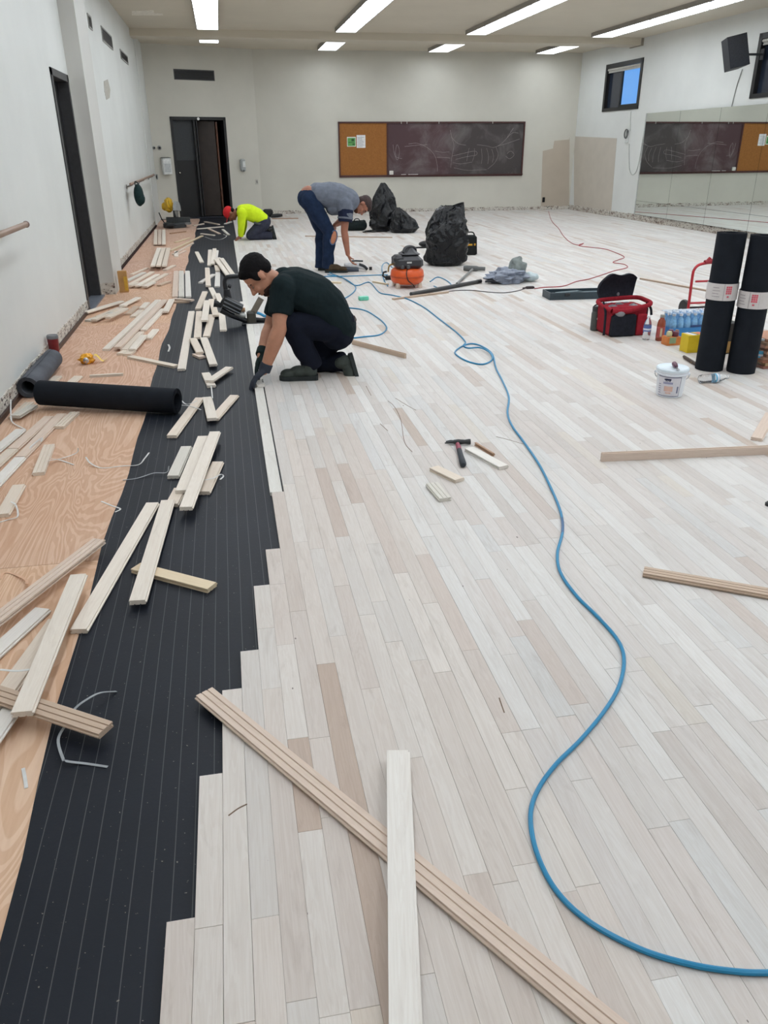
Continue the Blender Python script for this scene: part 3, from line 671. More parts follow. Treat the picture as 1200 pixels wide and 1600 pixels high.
# dispensers and switches by the doorway
def dwbox(x, y): s, z = dw_at(x, y); return s, z
s, z = dwbox(259, 260); td = empty('towel_dispenser', dw(s, 0, z), drz, 'white paper towel dispenser on the wall left of the dark doorway', 'dispenser')
MB().cbox((0, -.07, 0), (.20, .14, .36), .02).build('body', plain('dispenser_white', srgb(226, 228, 226), .35), td); MB().bx(-.07, .07, -.145, -.138, -.12, .06).build('window', plain('dispenser_grey', srgb(190, 194, 194), .3), td); MB().bx(-.1, .1, -.143, -.01, .181, .19).build('lid_edge', plain('lid_dark', srgb(90, 92, 92), .4), td)
s, z = dwbox(378, 258); sd = empty('soap_dispenser', dw(s, 0, z), drz, 'small grey and white soap dispenser right of the dark doorway', 'dispenser')
MB().cbox((0, -.05, 0), (.12, .10, .27), .02).build('body', plain('soap_grey', srgb(168, 172, 172), .35), sd); MB().cbox((.012, -.105, .02), (.075, .02, .14), .008).build('cover', plain('soap_white', srgb(216, 218, 216), .3), sd); MB().cyl((.0, -.10, -.12), (.0, -.07, -.12), .022).build('push_bar', plain('soap_dark', srgb(96, 98, 98), .4), sd)
for (x, y, r, nm) in ((238, 231, .035, 'smaller round grey wall dial, left of the pair by the towel dispenser'), (246, 231, .048, 'larger round grey wall dial, right of the pair above the towel dispenser')):
    s, z = dwbox(x, y); s = max(s, .085 if r < .04 else .21); o = empty('wall_dial', dw(s, 0, z), drz, nm, 'wall dial'); MB().lathe([(r, 0), (r, .012), (r * .8, .018)], n=18, m=Matrix.Rotation(R90, 3, 'X')).build('plate', plain('knob_plate', srgb(150, 150, 148), .4, .5), o); MB().lathe([(r * .55, .016), (r * .5, .04), (r * .2, .045)], n=14, m=Matrix.Rotation(R90, 3, 'X')).build('dial', M_DARK, o)
s, z = dwbox(241, 275); so = empty('wall_outlet', dw(max(s, .06), 0, z - .02), drz, 'tiny grey outlet at the far end of the far ballet barre', 'outlet'); MB().cbox((0, -.006, 0), (.07, .012, .11), .004).build('cover_plate', plain('outlet_grey', srgb(140, 140, 138), .5), so); MB().bx(-.015, .015, -.014, -.011, -.03, .03).build('sockets', M_DARK, so)
s, z = dwbox(403, 284); so = empty('wall_outlet', dw(min(s, dL - .1), 0, z), drz, 'pale outlet low on the wall right of the soap dispenser', 'outlet'); MB().cbox((0, -.006, 0), (.075, .012, .12), .004).build('cover_plate', plain('outlet_pale', srgb(190, 188, 180), .5), so); MB().bx(-.015, .015, -.014, -.011, -.03, .03).build('sockets', plain('socket_grey', srgb(120, 118, 112), .5), so)
p = on_back(849, 312); so = empty('wall_outlet', p, brz, 'dark outlet box low on the beige patch of the back wall', 'outlet'); MB().cbox((0, -.02, 0), (.06, .04, .12), .006).build('cover_plate', M_DARK, so); MB().bx(-.02, .02, -.045, -.04, -.03, .03).build('sockets', M_BLACKWOOD, so)
# ballet barres
M_BARRE = plain('barre_wood', srgb(150, 124, 108), .4, 0, .1, 6)
def barre(y0, y1, xo, z, label, wall, posts):
    o = empty('ballet_barre', (xo, (y0 + y1) / 2, z), 0, label, 'barre'); L = (y1 - y0) / 2
    MB().lathe([(.012, -L), (.019, -L + .006), (.019, L - .006), (.012, L)], n=16, m=Matrix.Rotation(-R90, 3, 'X')).build('rail', M_BARRE, o, smooth=True)
    MB().lathe([(.021, -.012), (.023, 0), (.021, .012)], (0, L - .012, 0), 16, Matrix.Rotation(-R90, 3, 'X')).build('end_cap', plain('barre_cap', srgb(110, 80, 74), .4), o, smooth=True)
    for y in posts:
        b = MB(); yy = y - (y0 + y1) / 2; b.cyl((0, yy, -.018), (wall - xo + .01, yy, -.05), .011, n=10); b.cyl((wall - xo + .0, yy, -.05), (wall - xo + .012, yy, -.05), .034, n=14); b.build('bracket', M_DARK if y0 < 8 else plain('bracket_grey', srgb(130, 128, 124), .4, .6), o, smooth=True)
    return o
barre(1.2, 6.12, -1.36, 1.03, 'wooden ballet barre on the near left wall, cut off by the frame', XL, (2.0, 4.0, 5.2))
barre(13.55, 18.35, -1.40, 1.005, 'wooden ballet barre on the far left wall with a dark cap hung on it', XLF, (13.9, 16.0, 18.1))
# dark green cap hanging on the barre
cp0 = onX(210, 283, -1.36); cap_o = empty('hanging_cap', (cp0.x + .02, cp0.y, 0.985), 0, 'dark green cap hung by its strap over the far ballet barre', 'cap')
M_CAPG = plain('dark_green_cloth', srgb(30, 50, 50), .9, 0, .2, 30, .2)
b = MB(); b.ell((.02, 0, -.15), (.075, .165, .165), n=20, k=12); b.ell((.03, 0, -.20), (.08, .15, .10), n=20, k=10)
b.build('crown', M_CAPG, cap_o, smooth=True)
b = MB(); b.tube(spline([(-.01, -.05, -.03), (-.015, -.01, .035), (0, 0, .045), (.03, .01, .02), (.05, .04, -.04)], 5), .009, 6); b.build('strap', M_CAPG, cap_o)
b = MB(); b.tube(spline([(.096, -.05, -.18), (.10, -.02, -.165), (.10, 0, -.185), (.10, .03, -.16), (.096, .06, -.17)], 4), .006, 5); b.build('stitched_mark', plain('mark_white', srgb(210, 214, 212), .7), cap_o)
# wood block against the pilaster
wb = G(193, 457, ZPLY); o = empty('wood_block', (wb.x + .01, wb.y + .03, ZPLY), 0, 'upright yellowed wood block at the foot of the left pilaster', 'wood block'); MB().cbox((0, 0, .12), (.10, .06, .24), .003).build('block', plain('yellow_pine', srgb(184, 142, 88), .7, 0, .15, 10), o); MB().bx(.012, .05, -.032, -.029, .02, .18).build('glue_stain', plain('glue_amber', srgb(206, 164, 60), .5), o)
# ------------------------------------------------------------------ hoses and cords on the floor
M_HOSE = NT('blue_air_hose'); _v = M_HOSE.pos('world'); _n2 = M_HOSE.noise(_v, 1.1, 2)
M_HOSE.color(M_HOSE.mix(M_HOSE.math('MULTIPLY', M_HOSE.math('GREATER_THAN', _n2, .66), .55), srgb(24, 132, 178), srgb(70, 60, 110))); M_HOSE.set(Roughness=.35); M_HOSE = M_HOSE.m
def floor_path(pts, r, lift=None, sub=8):
    P = [G(x, y, r) for x, y in pts]; Q = spline(P, sub)
    if lift:
        for i, p in enumerate(Q):
            for (a, b, h) in lift:
                if a * sub <= i <= b * sub: t = (i / sub - a) / (b - a); p.z += h * math.sin(math.pi * t)
    for p in Q: p.z = max(p.z, r * .98)
    return Q
def hose(pts, label, r=.0063, lift=None, mat=None, cat='hose', name='air_hose', group=None):
    return tag(MB().tube(floor_path(pts, r, lift), r, 8).build(name, mat or M_HOSE, smooth=True), label, cat, group)
hose([(1290, 1514), (1200, 1520), (1140, 1517), (1075, 1506), (1000, 1483), (920, 1440), (868, 1390), (838, 1330), (829, 1275), (840, 1235), (868, 1195), (908, 1155), (945, 1110), (968, 1070), (975, 1030), (965, 1000), (935, 965), (900, 930), (876, 895), (871, 865), (879, 830), (876, 800), (862, 765), (842, 725), (818, 690), (800, 665), (793, 645), (795, 620), (785, 595), (775, 575),
      (769, 553), (753, 541), (737, 537), (722, 541), (711, 550), (718, 558), (735, 566), (755, 569), (769, 562), (765, 553), (750, 546), (733, 545), (724, 540), (727, 534), (713, 519), (687, 499), (662, 480), (636, 467), (612, 461), (593, 457), (577, 441), (556, 446), (535, 434), (512, 429)],
     'long blue air hose snaking from bottom right, with a loop, up to the compressor', lift=[(38, 41.5, .014)])
hose([(436, 474), (480, 478), (544, 481), (570, 485), (588, 495), (600, 505), (604, 514), (593, 523), (570, 526), (540, 528), (500, 521)], 'blue air hose curling out behind the back of the crouching man in dark shirt')
hose([(515, 474), (535, 468), (553, 456), (554, 446), (534, 435), (515, 426)], 'blue air hose curving from behind crouching man toward the standing man', lift=[(3.2, 4.6, .014)])
hose([(500, 432), (540, 431.5), (580, 430), (606, 429.5)], 'blue air hose running straight between the standing man and the compressor')
hose([(606, 447), (600, 437), (597, 422), (606, 413), (613, 418)], 'blue air hose looping up beside the left flank of the compressor', lift=[(1.2, 3.2, .05)])
hose([(672, 440), (684, 433), (699, 439), (705, 447), (692, 452), (678, 447)], 'blue air hose curl on the floor to the right of the compressor')
M_RCORD = plain('red_cord', srgb(170, 66, 72), .5); M_BCORD = plain('black_cord', srgb(48, 34, 38), .5)
hose([(857, 330), (862, 345), (873, 357), (880, 368), (892, 379), (905, 383), (912, 380), (905, 384), (938, 388), (952, 391), (975, 401), (966, 406), (958, 410), (975, 413), (980, 418), (960, 423), (945, 428), (920, 436), (900, 440), (880, 447), (850, 449), (835, 451)], 'red extension cord zigzagging over the floor to the back corner', .0055, None, M_RCORD, 'cord', 'extension_cord')
hose([(820, 451), (806, 455), (785, 457.5), (760, 456), (735, 453.5), (712, 454), (690, 457), (668, 460)], 'dark cord lying between the compressor and the red extension cord', .0045, None, M_BCORD, 'cord', 'power_cord')
pc_ = G(828, 451); o = empty('cord_plug', (pc_.x, pc_.y, 0), 0, 'black plug joining the red cord and the dark cord', 'plug'); MB().cbox((0, 0, .014), (.10, .045, .028), .008).build('plug_body', M_BCORD, o); MB().tube([(-.05, 0, .012), (-.09, 0, .008)], .008, 8).build('strain_relief', M_BCORD, o)

# ------------------------------------------------------------------ rolls of black felt
M_FELT = plain('black_felt_roll', srgb(25, 29, 36), .8, 0, .12, 14, .08); M_FELTE = plain('felt_edge', srgb(20, 22, 25), .85)
M_FELTG = plain('grey_dusty_felt', srgb(88, 91, 98), .8, 0, .25, 6, .1)
def spiral_roll(o, R, L, m, turns=5, axis='z', mat=M_FELT, r_in=.04):
    """a rolled sheet: one long wound strip with thickness"""
    mb = MB(); N = turns * 28; th = 2 * math.pi; a_end = turns * th
    rr = lambda a: r_in + (R - r_in) * a / a_end; vs = []
    for i in range(N + 1):
        a = a_end * i / N; r = rr(a); t = min(.0025, (R - r_in) / turns * .45)
        for q, z in ((r - t, 0), (r, 0), (r, L), (r - t, L)): vs.append(V(q * math.cos(a), q * math.sin(a), z))
    fs = [(i * 4 + j, i * 4 + (j + 1) % 4, (i + 1) * 4 + (j + 1) % 4, (i + 1) * 4 + j) for i in range(N) for j in range(4)] + [(0, 1, 2, 3), (N * 4 + 3, N * 4 + 2, N * 4 + 1, N * 4)]
    mb.add([m @ v for v in vs], fs); return mb.build('wound_felt', mat, o, smooth=30)
M_LAB = plain('label_white', srgb(206, 200, 198), .5, 0, .04); M_LABP = plain('label_pink', srgb(206, 92, 106), .5); M_LABK = plain('label_print', srgb(150, 140, 144), .5)
def standing_roll(px, py, R, H, zl, label, a0, phase):
    b = G(px, py); o = empty('felt_roll', (b.x, b.y, 0), 0, label, 'felt roll', 'standing rolls of black felt')
    spiral_roll(o, R, H, Matrix.Rotation(phase, 3, 'Z'), 7)
    n = 40; rb = R + .0015; band = MB()
    for z0, z1 in ((zl, zl + .115),):
        band.v = [V(rb * math.cos(2 * math.pi * i / n), rb * math.sin(2 * math.pi * i / n), z) for i in range(n) for z in (z0, z1)]
        band.f = [(2 * i, 2 * ((i + 1) % n), 2 * ((i + 1) % n) + 1, 2 * i + 1) for i in range(n)]
    bo_ = band.build('paper_band', M_LAB, o, smooth=True)
    def arc(a, b, z0, z1, off, name, mat):
        mb = MB(); k = 8; r = rb + off
        for i in range(k + 1): an = a + (b - a) * i / k; mb.v += [V(r * math.cos(an), r * math.sin(an), z0), V(r * math.cos(an), r * math.sin(an), z1)]
        mb.f = [(2 * i, 2 * i + 2, 2 * i + 3, 2 * i + 1) for i in range(k)]; return mb
    arc(a0, a0 + .012, zl, zl + .115, .001, '', 0).build('band_seam', plain('seam_dark', srgb(90, 70, 76), .6) if 'seam_dark' not in bpy.data.materials else bpy.data.materials['seam_dark'], bo_)
    pk = MB()
    for i in range(4):
        for j in range(3): q = arc(a0 + .12 + j * .13, a0 + .235 + j * .13, zl + .045 + i * .014, zl + .057 + i * .014, .001, '', 0); pk.add(q.v, q.f)
    q = arc(a0 + .22, a0 + .36, zl + .022, zl + .034, .001, '', 0); pk.add(q.v, q.f)
    pk.build('printed_mark', M_LABP, bo_)
    ln = MB()
    for i in range(4): q = arc(a0 - .75, a0 - .25 - .08 * (i % 2), zl + .025 + i * .02, zl + .029 + i * .02, .001, '', 0); ln.add(q.v, q.f)
    q = arc(a0 - .03, a0 - .02, zl + .005, zl + .11, .001, '', 0); ln.add(q.v, q.f)
    q = arc(a0 + .62, a0 + .63, zl + .005, zl + .11, .001, '', 0); ln.add(q.v, q.f)
    ln.build('printed_lines', M_LABK, bo_)
    return o
standing_roll(1107, 576, .104, .955, .51, 'black felt roll standing upright, left of the two, label band around its middle', -2.02, 2.2)
standing_roll(1156.5, 580, .104, .945, .465, 'black felt roll standing upright at right frame edge, right of the two', -2.46, 2.2)
def lying_roll(p0, p1, R, mat, label, turns=6):
    p0, p1 = Vector(p0), Vector(p1); x, y, z = frame_from_z(p1 - p0); o = empty('felt_roll', p0, 0, label, 'felt roll', 'rolls of felt lying on the plywood')
    M = Matrix((x, y, z)).transposed(); spiral_roll(o, R, (p1 - p0).length, M, turns, mat=mat, r_in=R * .62); return o, M
Rl = .081
pA, pB = G(58, 622, .06), G(264, 634, .06)
pA = G(62, 640, ZPLY); pB = G(275, 650, ZPLY); d_ = (pB - pA).normalized(); nrm = V(-d_.y, d_.x, 0)
pA = pA + nrm * Rl * .55; pB = pB + nrm * Rl * .55
pA.z = ZPLY + Rl + .020; pB.z = ZPLY + Rl + .003
lying_roll(pA, pB, Rl, M_FELT, 'black felt roll lying across the plywood and felt strip, resting on loose boards')
qA = G(38, 618, ZPLY) + V(.05, .03, 0); qB = V(-1.385, 6.28, 0); qA = V(-1.395, 5.46, 0); qA.z = qB.z = ZPLY + .072 + .001
lying_roll(qA, qB, .072, M_FELTG, 'dusty grey felt roll lying along the foot of the left wall', 6)

# ------------------------------------------------------------------ bottles, cups, bucket
M_CLEAR = NT('clear_plastic'); M_CLEAR.set(Roughness=.05, IOR=1.2); M_CLEAR.b.inputs['Transmission Weight'].default_value = .92; M_CLEAR.color((.93, .95, .97, 1)); M_CLEAR = M_CLEAR.m
M_BLABEL = plain('bottle_label_blue', srgb(88, 110, 170), .4); M_WLABEL = plain('bottle_label_white', srgb(222, 224, 232), .4); M_CAPW = plain('cap_white', srgb(232, 234, 238), .4)
M_TEAL = plain('bottle_label_teal', srgb(80, 168, 206), .4)
def bottle(name, m, o, R=.032, H=.205, lab=M_BLABEL, lab2=M_WLABEL, cap=M_CAPW, z0=.075, z1=.125):
    prof = [(R * .7, 0), (R * .95, .006), (R, .02)]
    for i in range(5): z = .03 + i * .01; prof += [(R, z), (R * .955, z + .005)]
    prof += [(R, .082), (R, H * .62), (R * .93, H * .68), (R * .7, H * .80), (R * .42, H * .88), (R * .40, H * .93)]
    MB().lathe(prof, n=20, m=m).build('bottle_shell', M_CLEAR, o, smooth=True)
    MB().lathe([(R * 1.02, z0), (R * 1.02, z1)], n=20, m=m, caps=False).build('wrap_label', lab, o, smooth=True)
    MB().lathe([(R * 1.035, z0 + .012), (R * 1.035, z0 + .026)], n=20, m=m, caps=False).build('label_stripe', lab2, o, smooth=True)
    MB().lathe([(R * .45, H * .93), (R * .45, H * .995), (R * .40, H)], n=14, m=m).build('cap', cap, o, smooth=True)
I3 = Matrix.Identity(3)
b = G(1009, 531); o = empty('water_bottle', (b.x, b.y, 0), 0, 'small clear water bottle standing in front of the red tool bag', 'bottle'); bottle('b', I3, o)
b = G(1184, 573); o = empty('water_bottle', (b.x, b.y, 0), 0, 'clear water bottle standing right of the rolls, at the frame edge', 'bottle'); bottle('b', I3, o, .034, .21, M_TEAL, M_WLABEL, plain('cap_clear', srgb(200, 205, 210), .3))
b = G(1092, 600); b2 = G(1137, 596); dv = (b2 - b); rz = math.atan2(dv.y, dv.x); o = empty('water_bottle', (b.x, b.y, .033), rz, 'clear water bottle lying on its side with a teal band, in front of the rolls', 'bottle'); bottle('b', Matrix.Rotation(R90, 3, 'Y'), o, .032, dv.length, M_TEAL, M_WLABEL, M_CLEAR, .11, .14)
b = G(929, 516); o = empty('drink_flask', (b.x, b.y, 0), 0, 'dark grey insulated flask with loop lid standing left of the red tool bag', 'flask')
MB().lathe([(.036, 0), (.041, .004), (.042, .012), (.042, .150), (.037, .168), (.034, .172)], n=24).build('body', plain('flask_grey', srgb(74, 76, 74), .4, .3), o, smooth=True)
MB().lathe([(.036, .170), (.038, .174), (.038, .205), (.034, .212)], n=24).build('lid', plain('flask_lid', srgb(44, 44, 46), .5), o, smooth=True); MB().tube([(-.03 * math.cos(a), 0, .205 + .022 * math.sin(a)) for a in [i * math.pi / 8 for i in range(9)]], .006, 8).build('carry_loop', plain('loop_black', srgb(34, 34, 36), .5), o)
MB().lathe([(.012, .0), (.012, .002)], (.0, -.042, .11), 14, Matrix.Rotation(R90, 3, 'X')).build('round_mark', plain('mark_pale', srgb(190, 190, 186), .5), o)
b = G(1030, 532); o = empty('drink_bottle', (b.x, b.y, 0), 0, 'reddish brown drink bottle standing between red bag and bottled water pack', 'bottle')
MB().lathe([(.030, 0), (.034, .005), (.034, .135), (.030, .165), (.018, .185), (.018, .195)], n=20).build('body', plain('tea_brown', srgb(150, 74, 52), .25), o, smooth=True); MB().lathe([(.0345, .03), (.0345, .12)], n=20, caps=False).build('wrap_label', plain('label_brick', srgb(176, 84, 78), .5), o, smooth=True)
MB().lathe([(.020, .195), (.020, .215), (.017, .218)], n=16).build('cap', plain('cap_grey', srgb(150, 150, 146), .4), o, smooth=True); g = MB(); g.box((-.012, -.033, .075), (.016, .006, .07)); g.build('label_figure', plain('label_cream', srgb(206, 190, 160), .5), o)
b = G(1187, 0 + 455); 
b = G(87, 562, ZPLY); o = empty('drink_tumbler', (b.x, b.y, ZPLY), 0, 'dark red drink tumbler with grey lid standing by the near left wall', 'tumbler')
o.rotation_euler = (0, math.radians(2), 0)
MB().lathe([(.032, 0), (.034, .004), (.042, .165), (.043, .172)], n=24).build('cup', plain('tumbler_red', srgb(122, 40, 46), .35, .2), o, smooth=True); MB().lathe([(.0445, .170), (.0445, .188), (.040, .196), (.038, .192)], n=24).build('lid', plain('tumbler_lid', srgb(110, 112, 116), .35), o, smooth=True); MB().lathe([(.0405, .14), (.0412, .165)], n=24, caps=False).build('rim_band', plain('rim_dark', srgb(84, 30, 36), .35), o, smooth=True)
# bucket
b = G(1045, 617); o = empty('bucket', (b.x, b.y, 0), 0, 'small white bucket with printed label, purple handled tool on its lid', 'bucket')
M_PAIL = plain('pail_white', srgb(226, 230, 236), .4, 0, .03); Rb, Rt, Hb = .082, .096, .185
MB().lathe([(Rb * .95, 0), (Rb, .004), (Rb + (Rt - Rb) * .8, Hb * .8), (Rt + .006, Hb * .81), (Rt + .006, Hb * .84), (Rt, Hb * .85), (Rt, Hb * .97)], n=36).build('pail', M_PAIL, o, smooth=True)
MB().lathe([(Rt + .007, Hb * .93), (Rt + .008, Hb), (Rt + .002, Hb + .006), (Rt - .008, Hb + .001), (.01, Hb - .001)], n=36).build('lid', plain('lid_white', srgb(222, 234, 242), .35, 0, .03), o, smooth=True)
M_NAVY = plain('label_navy', srgb(44, 48, 96), .5)
ang = math.atan2(-b.y, -b.x)
def lab(a0, a1, z0, z1, off, mat, name, par):
    mb = MB(); k = 10
    for i in range(k + 1):
        a = a0 + (a1 - a0) * i / k
        for z in (z0, z1): r = Rb + (Rt - Rb) * z / Hb + off; mb.v.append(V(r * math.cos(a), r * math.sin(a), z))
    mb.f = [(2 * i, 2 * i + 2, 2 * i + 3, 2 * i + 1) for i in range(k)]
    return mb.build(name, mat, par) if name else mb
A0 = ang - .95; A1 = ang + .75      # left edge to right edge as seen
lo = lab(A0, A1, .012, .142, .0006, plain('label_paper', srgb(216, 214, 220), .5, 0, .03), 'label', o)
fr = MB()
for q in (lab(A0, A1, .138, .142, .0012, None, None, None), lab(A0, A1, .012, .015, .0012, None, None, None), lab(A1 - .03, A1, .012, .142, .0012, None, None, None)): fr.add(q.v, q.f)
fr.build('label_border', M_NAVY, lo)
bear = MB()     # the little walking bear above the lettering
for a, c_, z0, z1 in ((-.27, .12, .119, .131), (-.35, -.24, .120, .129), (-.25, -.18, .111, .121), (-.12, -.06, .111, .121), (.0, .08, .111, .121)): q = lab(ang - .1 + a, ang - .1 + c_, z0, z1, .0014, None, None, None); bear.add(q.v, q.f)
bear.build('bear_emblem', plain('emblem_dark', srgb(36, 40, 70), .5), lo)
wd = MB(); r = random.Random(5)
for i in range(8): a = ang - .5 + i * .085; q = lab(a, a + .06, .094, .108, .0012, None, None, None); wd.add(q.v, q.f); q = lab(a + .018, a + .042, .098, .104, .0016, None, None, None)
wd.build('label_lettering', plain('lettering_violet', srgb(116, 118, 160), .5), lo)
q = MB()
for z0, z1, a, c_ in ((.045, .08, -.42, .2), (.03, .04, -.3, .1)): w_ = lab(ang + a, ang + c_, z0, z1, .0012, None, None, None); q.add(w_.v, w_.f)
q.build('label_picture', plain('label_peach', srgb(214, 178, 164), .5), lo)
q = MB()
for i in range(5): w_ = lab(A0 + .04, A0 + .26, .03 + i * .014, .034 + i * .014, .0012, None, None, None); q.add(w_.v, w_.f)
w_ = lab(A1 - .25, A1 - .13, .035, .08, .0012, None, None, None); q.add(w_.v, w_.f)
q.build('label_small_print', plain('print_slate', srgb(110, 116, 140), .5), lo)
M_WIRE = plain('wire_steel', srgb(170, 172, 176), .3, .9)
for s in (-1, 1): MB().cyl((s * (Rt + .004) * math.cos(ang + R90), s * (Rt + .004) * math.sin(ang + R90), .150), (s * (Rt + .014) * math.cos(ang + R90), s * (Rt + .014) * math.sin(ang + R90), .150), .011, n=12).build('handle_ear', M_PAIL, o)
hd = []
for i in range(13):
    t = math.pi * i / 12; e = V(math.cos(ang + R90), math.sin(ang + R90), 0) * math.cos(t) * (Rt + .014); f_ = V(math.cos(ang + math.pi), math.sin(ang + math.pi), 0) * math.sin(t) * .075
    hd.append(e + f_ + V(0, 0, .150 - .075 * math.sin(t)))
hd = [p if True else p for p in hd]; 
for p in hd:
    rr_ = Vector((p.x, p.y)).length
    if rr_ < Rt + .012: s_ = (Rt + .012) / rr_; p.x *= s_; p.y *= s_
MB().tube(hd, .003, 6).build('wire_handle', M_WIRE, o)
# tool lying on the lid
lz = Hb + .018; t_o = empty('putty_knife', (b.x + .004, b.y, Hb + .002), 0, 'small tool with a purple handle lying across the white bucket lid', 'hand tool')
k0, k1, k2 = V(.018, .035, .018), V(-.008, -.045, .013), V(-.026, -.098, .009)
MB().tube([k1 + (k0 - k1) * t for t in (0, .12, .3, .6, .85, 1)], [.008, .013, .015, .017, .016, .008], 12).build('handle', plain('handle_plum', srgb(92, 44, 66), .4), t_o, smooth=True)
sh_ = MB(); sh_.tube([k1, (k1 + k2) / 2], .004, 8); sh_.box((k1 + k2) / 2 + (k2 - k1) * .25, (.02, .05, .0015), m=Matrix.Rotation(math.radians(-17), 3, 'Z')); sh_.build('blade', plain('blade_steel', srgb(150, 150, 154), .3, .8), t_o)

# ------------------------------------------------------------------ red tool bag
b = G(983, 527); BR = empty('tool_bag', (b.x, b.y + .165, 0), math.radians(2), 'red and black tool bag with its dark lid thrown open, beside the grey flask', 'bag')
BR.scale = (.93, 1.0, 1.12)
M_RED = plain('bag_red', srgb(150, 36, 48), .8, 0, .15, 40, .15); M_BAGK = plain('bag_black', srgb(34, 36, 44), .85, 0, .2, 40, .15)
MB().cbox((0, .02, .11), (.36, .26, .22), .02, top=(1.03, 1.0)).build('body', M_RED, BR)
MB().cbox((-.055, -.115, .085), (.25, .055, .165), .012, top=(.97, .9)).build('front_pocket', M_BAGK, BR)
MB().cbox((.13, -.112, .085), (.105, .045, .165), .01, top=(.97, .9)).build('side_pocket', M_RED, BR)
MB().cbox((.19, .02, .11), (.02, .24, .20), .008).build('side_panel', plain('bag_maroon', srgb(78, 28, 40), .85), BR)
rimp = MB(); rimp.tube(spline([(-.185, -.12, .20), (-.05, -.135, .195), (.08, -.13, .215), (.20, -.12, .24), (.215, .0, .25), (.205, .14, .25), (0, .155, .245), (-.19, .14, .235), (-.20, .0, .215), (-.185, -.12, .20)], 5), .018, 8, caps=False); rimp.build('padded_rim', M_RED, BR, smooth=True)
def lidf(u, v):
    x = (u - .5) * .37 + .01; sag = math.sin(u * math.pi * 3) * .012; w_ = .86 + .14 * math.sin(v * math.pi)
    return V(x * w_ + .0, .15 + .05 * math.sin(v * 2.2) - .09 * v * v, .235 + v * .205 - abs(u - .48) ** 2 * .12 * v + sag * v)
lid = MB().grid(lidf, 14, 9); back = [V(p.x, p.y + .035 , p.z - .0) for p in lid.v]; n0 = len(lid.v); lid.v += back
lid.f += [tuple(i + n0 for i in reversed(f)) for f in lid.f]
for i in range(13): lid.f += [(i, i + 1, n0 + i + 1, n0 + i), (8 * 14 + i + 1, 8 * 14 + i, n0 + 8 * 14 + i, n0 + 8 * 14 + i + 1)]
for j in range(8): a = j * 14; c_ = (j + 1) * 14; lid.f += [(c_, a, n0 + a, n0 + c_), (a + 13, c_ + 13, n0 + c_ + 13, n0 + a + 13)]
lid.build('lid', M_BAGK, BR, smooth=50)
MB().lathe([(.012, 0), (.014, .004), (.010, .006)], (.0, .125, .285), 14, Matrix.Rotation(R90, 3, 'X')).build('lid_button', plain('button_grey', srgb(110, 110, 116), .4), BR)
MB().grid(lambda u, v: V((u - .5) * .3 - .03, -.06 + v * .16, .215 + .02 * math.sin(u * 9) * math.sin(v * 7)), 12, 8).build('plastic_lining', plain('bag_plastic', srgb(112, 110, 116), .3, 0, .1), BR, smooth=True)
for s in (-1, 1): MB().tube(spline([(s * .195, .03, .24), (s * .215, -.06, .18), (s * .225, -.09, .07), (s * .23, -.10, .012)] if s < 0 else [(.20, -.05, .24), (.225, -.09, .20), (.235, -.10, .15)], 5), .011, 6).build('strap', M_BAGK, BR)
c = MB(); c.ell((-.10, -.12, .18), (.05, .035, .03), n=14, k=8); c.build('wrapped_item', plain('item_grey', srgb(140, 138, 142), .35), BR, smooth=True)
w_ = G(943, 516); o = empty('paper_cup', (w_.x, w_.y, 0), 0, 'tiny white paper cup between the grey flask and the red bag', 'cup'); MB().lathe([(.026, 0), (.034, .075), (.036, .078), (.033, .078)], n=18).build('cup_wall', plain('cup_white', srgb(214, 214, 220), .6), o, smooth=True); MB().lathe([(.030, .03), (.0325, .055)], n=18, caps=False).build('cup_band', plain('cup_grey', srgb(188, 186, 196), .6), o)
w_ = G(951, 497); o = empty('white_cloth', (w_.x, w_.y, 0), 0, 'crumpled white cloth tucked behind the strap of the red bag', 'cloth')
def crumple(name, o, R, mat, seed, n=30, k=18, amp=.25, lo=-.0, sharp=6.0):
    mb = MB().ell((0, 0, 0), (1, 1, 1), n=n, k=k)
    for v in mb.v:
        d = v.normalized(); f = mnoise.noise(d * 2.1 + V(seed, 0, 0)) * .9 + abs(mnoise.noise(d * 4.3 + V(0, seed, 0))) * .7 - .25; g = mnoise.noise(d * sharp * 1.7 + V(seed, seed, 0)) * .25
        s = 1 + amp * (f + g); v.x = d.x * R[0] * s; v.y = d.y * R[1] * s; v.z = max(lo, R[2] * (1 + d.z * s) * .5 * 2 - R[2] * .0) if False else R[2] * (1 + d.z * s)
        if v.z < lo: v.z = lo
        if d.z < -.6: v.z = min(v.z, lo + .004)
    return mb.build(name, mat, o, smooth=60)
crumple('folds', o, (.05, .05, .085), plain('cloth_white', srgb(226, 228, 232), .7), 3.3, 22, 14)

# ------------------------------------------------------------------ long dark open case
a = G(853, 466); e = G(958, 463); L = (e - a).length; rz = math.atan2((e - a).y, (e - a).x)
o = empty('tool_case', ((a.x + e.x) / 2, (a.y + e.y) / 2, 0), rz, 'long dark green open case lying flat behind the grey flask', 'case')
M_CASE = plain('case_dark_green', srgb(46, 60, 68), .45, 0, .15, 10)
f = MB(); hx, hy, H = L / 2, .13, .075
f.bx(-hx, hx, -hy, hy, 0, .012); f.bx(-hx, hx, -hy, -hy + .014, .012, H); f.bx(-hx, hx, hy - .014, hy, .012, H); f.bx(-hx, -hx + .014, -hy + .014, hy - .014, .012, H); f.bx(hx - .014, hx, -hy + .014, hy - .014, .012, H); f.build('shell', M_CASE, o)
f = MB(); r = random.Random(9)
for i in range(5): x0 = -hx + .05 + i * (2 * hx - .1) / 5; f.cbox((x0 + .07, r.uniform(-.03, .03), .03), (.11, .14, .035), .01)
f.build('tray_insert', plain('case_inner', srgb(84, 100, 108), .5), o)
